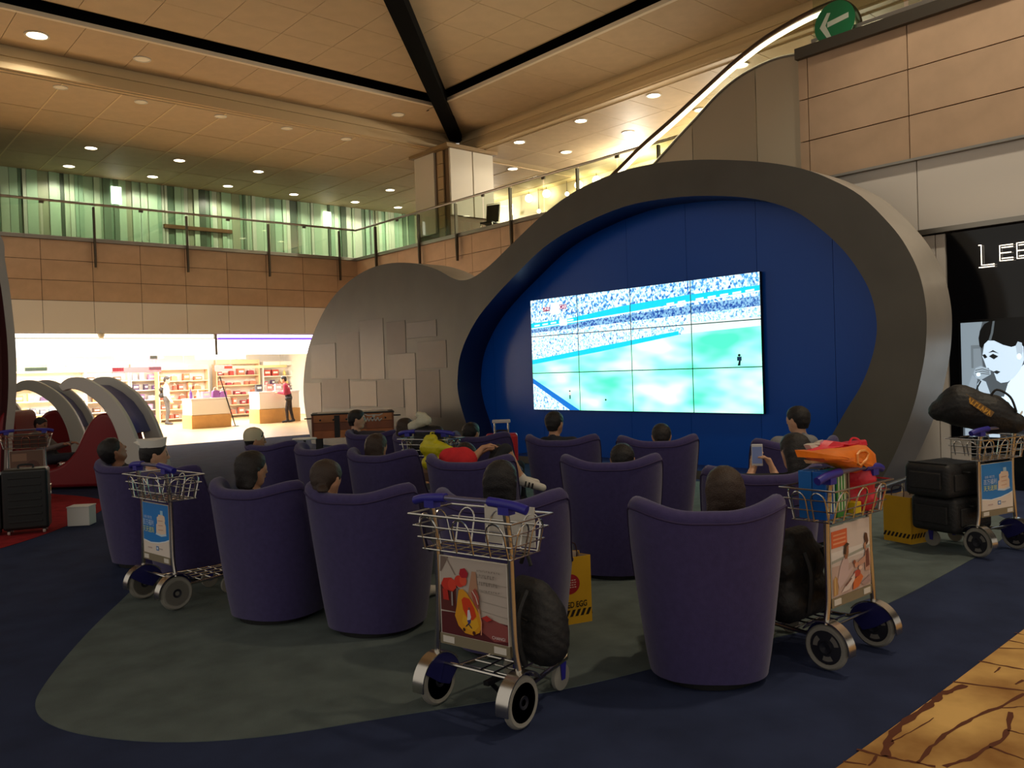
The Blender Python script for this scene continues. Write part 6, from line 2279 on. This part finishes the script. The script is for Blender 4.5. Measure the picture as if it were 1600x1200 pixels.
AP = arch_poly()
HULL = spl2([(-1.25, .26), (-1.0, .30), (-.72, .38), (-.50, .58), (-.34, .88), (-.20, 1.08), (-.05, 1.16), (.10, 1.12), (.22, .92), (.30, .60), (.33, .30)], 3) + [(.33, .10), (.10, .03), (-.9, .03), (-1.2, .12)]
SEAT = spl2([(-1.75, .10), (-1.72, .60), (-1.70, 1.0), (-1.60, 1.22), (-1.46, 1.20), (-1.42, .95), (-1.34, .55), (-1.18, .40), (-.95, .36), (-.9, .30)], 3) + [(-.9, .03), (-1.7, .03)]


def make_pod(loc, ang, label):
    r = empty('game_pod', loc, ang)
    tag(r, label, 'game pod', 'red game pods with grey arches')
    for y in (-.42, .42):
        MB().prism(AP, lambda p: (p[0], y - .055, p[1]), lambda p: (p[0], y + .055, p[1])).build('arch', M_ARCH, r, bevel=.012, smooth=50)
    MB().prism(HULL, lambda p: (p[0], -.34, p[1]), lambda p: (p[0], .34, p[1])).build('hull', M_PODRED, r, bevel=.05, segs=3, smooth=50)
    MB().prism(SEAT, lambda p: (p[0], -.33, p[1]), lambda p: (p[0], .33, p[1])).build('seat_shell', M_PODRED, r, bevel=.05, segs=3, smooth=50)
    # violet inner lining with the display
    C = [(a, z) for a, z in cl_arch[1:7]]
    mb = MB()
    mb.grid([[(a + .02, -.36, z - .03) for a, z in C], [(a + .02, .36, z - .03) for a, z in C]])
    o = mb.build('lining', M_VIOL, r, smooth=True)
    so = o.modifiers.new('thick', 'SOLIDIFY')
    so.thickness = .03
    a0, a1 = Vector((-.02, 0, 1.36)), Vector((.20, 0, 1.04))
    MB().bar(a0, a1, .56, .03, up=(-1, 0, 0)).build('display', mat('pod_display', (20, 22, 40), .15), r)
    MB().bar(a0 + Vector((-.03, 0, .0)), a1 + Vector((-.03, 0, 0)), .50, .006, up=(-1, 0, 0)).build('display_glass', flat((46, 50, 84), .15, .1), r)
    return r


def pod_at(px_, py_, zz_, ang, label):
    """place a pod so that its near arch, .45 along and zz_ high, shows at the pixel"""
    P = at(px_, py_, 2, zz_)
    off = Matrix.Rotation(ang, 3, 'Z') @ Vector((.43, -.42, 0))
    return make_pod((P.x - off.x, P.y - off.y, .006), ang, label), Vector((P.x - off.x, P.y - off.y, .006))


angP = math.radians(-42)
podA, LA = pod_at(205, 690, .72, angP, 'red game pod with two grey arches standing left of the man in the white cap')
podB, LB = pod_at(124, 690, .58, math.radians(-30), 'red game pod with a violet-lined grey arch, further back')
podC, LC = pod_at(14, 690, .55, math.radians(-30), 'red game pod cut off by the left edge of the picture')


def seat_in_pod(L, ang, label, s, htop, **kw):
    J = seat_pose(htop, s, seat=.38, lean_max=15, look_pitch=kw.pop('look_pitch', -.2))
    for e, k in (('L', 1), ('R', -1)):
        J['wr' + e] = J['neck'] + V3(.46, .12 * k, -.18)
        J['el' + e] = J['sh' + e] + V3(.20, .05 * k, -.20)
        J['hd' + e] = V3(1, -.1 * k, .1)
    off = Matrix.Rotation(ang, 3, 'Z') @ Vector((-1.18, 0, 0))
    return make_person(J, s, (V3(1, 0, -.25), V3(.2, 0, 1)), label, 'people in the game pods', loc=(L.x + off.x, L.y + off.y, .006), rz=ang, **kw)


seat_in_pod(LB, math.radians(-30), 'child with dark hair leaning forward in the further red pod', .80, (.08, 0, 1.08), skin=2, top=(56, 54, 66), style='bob')
seat_in_pod(LA, angP, 'person with an outstretched patterned sleeve in the nearer red pod', .84, (.0, 0, 1.10), skin=1, top=(120, 112, 108), style='short')

# small white plinth beside the pod
p = at(132, 821, 2, .006)
r = empty('white_plinth', (p.x, p.y + .1, .006), math.radians(-35))
tag(r, 'small white box on the red carpet behind the leftmost chair', 'plinth')
MB().box((0, 0, .105), (.24, .2, .21)).build('box_body', WHITE, r, bevel=.006)
MB().box((0, 0, .215), (.25, .21, .012)).build('box_lid', WHITE, r, bevel=.003)

# maroon enclosure with pale frame at the left edge
Yq = 14.5
edge = [(0, 366), (8, 408), (15, 450), (20, 490), (24, 530), (26, 580), (25, 630), (20, 690)]
E3 = [at(x_, y_, 1, Yq) for x_, y_ in edge]
EO = [(q.x, q.z) for q in E3]
xr = EO[0][0]
EO = [(xr - 3.6, 0), (xr - 3.7, 1.9), (xr - 3.3, 3.6), (xr - 2.4, 4.6), (xr - 1.4, 4.85), (xr - .5, 4.55)] + EO + [(EO[-1][0] - .05, 0.006)]
EOs = spl2(EO, 4)
cx_ = sum(p[0] for p in EOs) / len(EOs)
EI = [(cx_ + (p[0] - cx_) * .915 - .02, max(1.9 + (p[1] - 1.9) * .93, .05)) for p in EOs]
en = empty('maroon_enclosure', (0, Yq, 0))
tag(en, 'tall rounded enclosure with pale frame and maroon inside at the left edge', 'enclosure')
mb = MB()
mb.grid([[(a, 0, b) for a, b in EOs], [(a, 0, b) for a, b in EI]])
mb.grid([[(a, 0, b) for a, b in EOs], [(a, 1.2, b) for a, b in EOs]])
mb.build('pale_frame', M_PODSIDE, en, smooth=40)
MB().grid([[(a, 0, b) for a, b in EI], [(a, .5, b) for a, b in EI]]).build('recess_wall', mat('maroon_dark', (70, 26, 26), .5), en, smooth=40)
MB().add([(a, .5, b) for a, b in EI], [tuple(range(len(EI)))]).build('maroon_panel', mat('maroon_panel', (84, 30, 28), .5), en)
MB().add([(a, 1.2, b) for a, b in EOs], [tuple(range(len(EOs)))]).build('back_panel', M_POD, en)

# ================================================================== FOOTBALL TABLE
pt = at(551, 640, 2, .955)
ft = empty('football_table', (pt.x, pt.y, .004), math.atan2(pt.x, -pt.y) + math.pi + math.radians(0))
ft.rotation_euler.z = math.atan2(pt.y, pt.x) - math.pi / 2
tag(ft, 'wooden football table with dark rods in front of the black pod', 'football table')
LX = 1.50
WDS = [mat('table_wood_%d' % i, c, .45, noise=.15, nscale=6) for i, c in enumerate([(176, 96, 52), (150, 78, 44), (196, 118, 66), (128, 70, 46)])]
for sy in (-1, 1):
    for k in range(3):
        for j in range(3):
            MB().box((-LX / 2 + (j + .5) * LX / 3, sy * .36, .44 + .15 * (k + .5)), (LX / 3 - .006, .03, .144)).build('plank', WDS[(k + 2 * j + (sy > 0)) % 4], ft)
for sx_ in (-1, 1):
    MB().box((sx_ * LX / 2, 0, .665), (.04, .75, .46)).build('end_board', WDS[3], ft)
    for sy in (-1, 1):
        MB().box((sx_ * (LX / 2 - .10), sy * .28, .22), (.11, .11, .44)).build('leg', mat('table_leg_black', (26, 20, 18), .5), ft)
MB().box((0, 0, .895), (LX + .06, .78, .025)).build('top_rim', mat('table_rim', (20, 16, 16), .4), ft, bevel=.006)
MB().box((0, 0, .909), (LX - .16, .56, .004)).build('playing_field', mat('pale_field', (196, 186, 170), .3), ft)
for k in range(6):
    x_ = -LX / 2 + .15 + k * (LX - .3) / 5
    MB().tube([(x_, -.62, .80), (x_, .58, .80)], .008, 6).tube([(x_, -.66, .80), (x_, -.56, .80)], .018, 8).build('rod', mat('rod_dark', (40, 34, 32), .35, .5), ft)
for sx_ in (-1, 1):
    MB().tube([(sx_ * LX / 2, -.2, .82), (sx_ * (LX / 2 + .16), -.2, .82)], .014, 6).build('score_rod', BLACK, ft)
MB().box((-.30, -.38, .66), (.10, .012, .42)).build('coin_panel', mat('coin_black', (30, 22, 20), .4), ft)
em = Print(.34, .2)
wh = flat((206, 196, 186), 0, .5)
em.line([(.0, .95), (.2, .8), (.5, .85), (.8, .8), (1, .95)], .09, wh).disc(.5, .72, .08, .14, wh).line([(.05, .2), (.15, .6), (.22, .25), (.34, .6), (.42, .25), (.52, .55), (.6, .25), (.72, .6), (.8, .25), (.95, .5)], .10, wh)
em.build('white_emblem', ft, frame((.22, -.378, .68), (1, 0, 0), (0, 0, 1)))

# small white side table
p = at(476, 687, 2, .60)
r = empty('side_table', (p.x, p.y, .004))
tag(r, 'small round white side table in front of the football table', 'table')
MB().lathe([(.001, .60), (.19, .60), (.20, .612), (.19, .622), (.001, .622)], 28).build('table_top', WHITE, r, smooth=40)
MB().tube([(0, 0, .02), (0, 0, .60)], .022, 10).build('stem', BLACK, r)
MB().lathe([(.16, 0), (.16, .014), (.03, .03)], 24).build('foot', BLACK, r)

# low steel guard rail at the right end of the pod
a, b = at(1372, 764, 2, .22), at(1413, 750, 2, .22)
r = empty('guard_rail', (a.x, a.y, 0))
tag(r, 'low grey steel rail on the floor at the right end of the black pod', 'rail')
d = b - a
MB().tube([-.6 * d / d.length + Vector((0, 0, .22)), Vector((d.x, d.y, .22)) + .2 * d / d.length], .028, 10).build('rail_tube', STEEL, r, smooth=True)
for t in (0.02, .95):
    MB().tube([(d.x * t, d.y * t, .004), (d.x * t, d.y * t, .22)], .02, 8).build('rail_post', STEEL, r)


# ================================================================== SHOPPERS
def stand(px_, py_, s, face, label, lean=0., step=.0, arms='down', **kw):
    P = at(px_, py_, 2, .008)
    J = {}
    pel = V3(0, 0, .93 * s)
    sp = V3(math.sin(lean), 0, math.cos(lean))
    J['pelvis'], J['chest'], J['neck'] = pel, pel + sp * .32 * s, pel + sp * .52 * s
    J['head'] = J['neck'] + (sp + V3(.25, 0, .3)) * .135 * s
    for e, k in (('L', 1), ('R', -1)):
        J['sh' + e] = J['neck'] + V3(0, .18 * k, -.06) * s
        J['el' + e] = J['sh' + e] + V3(.02, .06 * k, -.29) * s
        J['wr' + e] = J['el' + e] + (V3(.12, -.02 * k, -.22) if arms == 'down' else V3(.24, -.12 * k, .04)) * s
        J['hn' + e] = V3(0, -k, 0) if arms == 'down' else V3(0, 0, -1)
        J['hip' + e] = pel + V3(0, .09 * k, -.02) * s
        J['kn' + e] = V3(.03 + step * k, .10 * k, .50) * s
        J['an' + e] = V3(-.02 + step * 1.6 * k, .11 * k, .075) * s
        J['to' + e] = J['an' + e] + V3(.17, .03 * k, -.04) * s
    return make_person(J, s, (V3(1, 0, -.1), V3(0, 0, 1)), label, 'shoppers in the bright shop', loc=(P.x, P.y, .008), rz=face, h=.011, **kw)


o, _ = stand(262, 664, 1.04, math.radians(-20), 'standing man in a pale shirt with a backpack in the shop', top=(190, 184, 170), bottom=(70, 68, 66), skin=2, hair='dark')
bpk = surf_mesh('shop_backpack', [((-.17, -.07, 1.12), (-.17, .07, 1.12), .10, .10, 0, .04), ((-.17, -.06, 1.34), (-.17, .06, 1.34), .09, .09, 0, .04)], [M_NYLON2], .014)
b_ = inst('backpack', bpk, o.location, rot=(0, 0, o.rotation_euler.z))
tag(b_, 'grey backpack on the back of the standing man in the shop', 'backpack')
o2, _ = stand(453, 660, .97, math.radians(150), 'person in a red top and dark trousers leaning at the right shop counter', lean=.22, step=.06, arms='fwd', top=(176, 60, 84), bottom=(44, 36, 36), skin=2)
b2 = surf_mesh('sling_bag', [((-.05, .20, .86), (.05, .20, .86), .075, .075, 0, .03)], [M_NYLON], .014)
b_ = inst('shoulder_bag', b2, o2.location, rot=(0, 0, o2.rotation_euler.z))
tag(b_, 'small black shoulder bag at the hip of the person in the red top', 'bag')
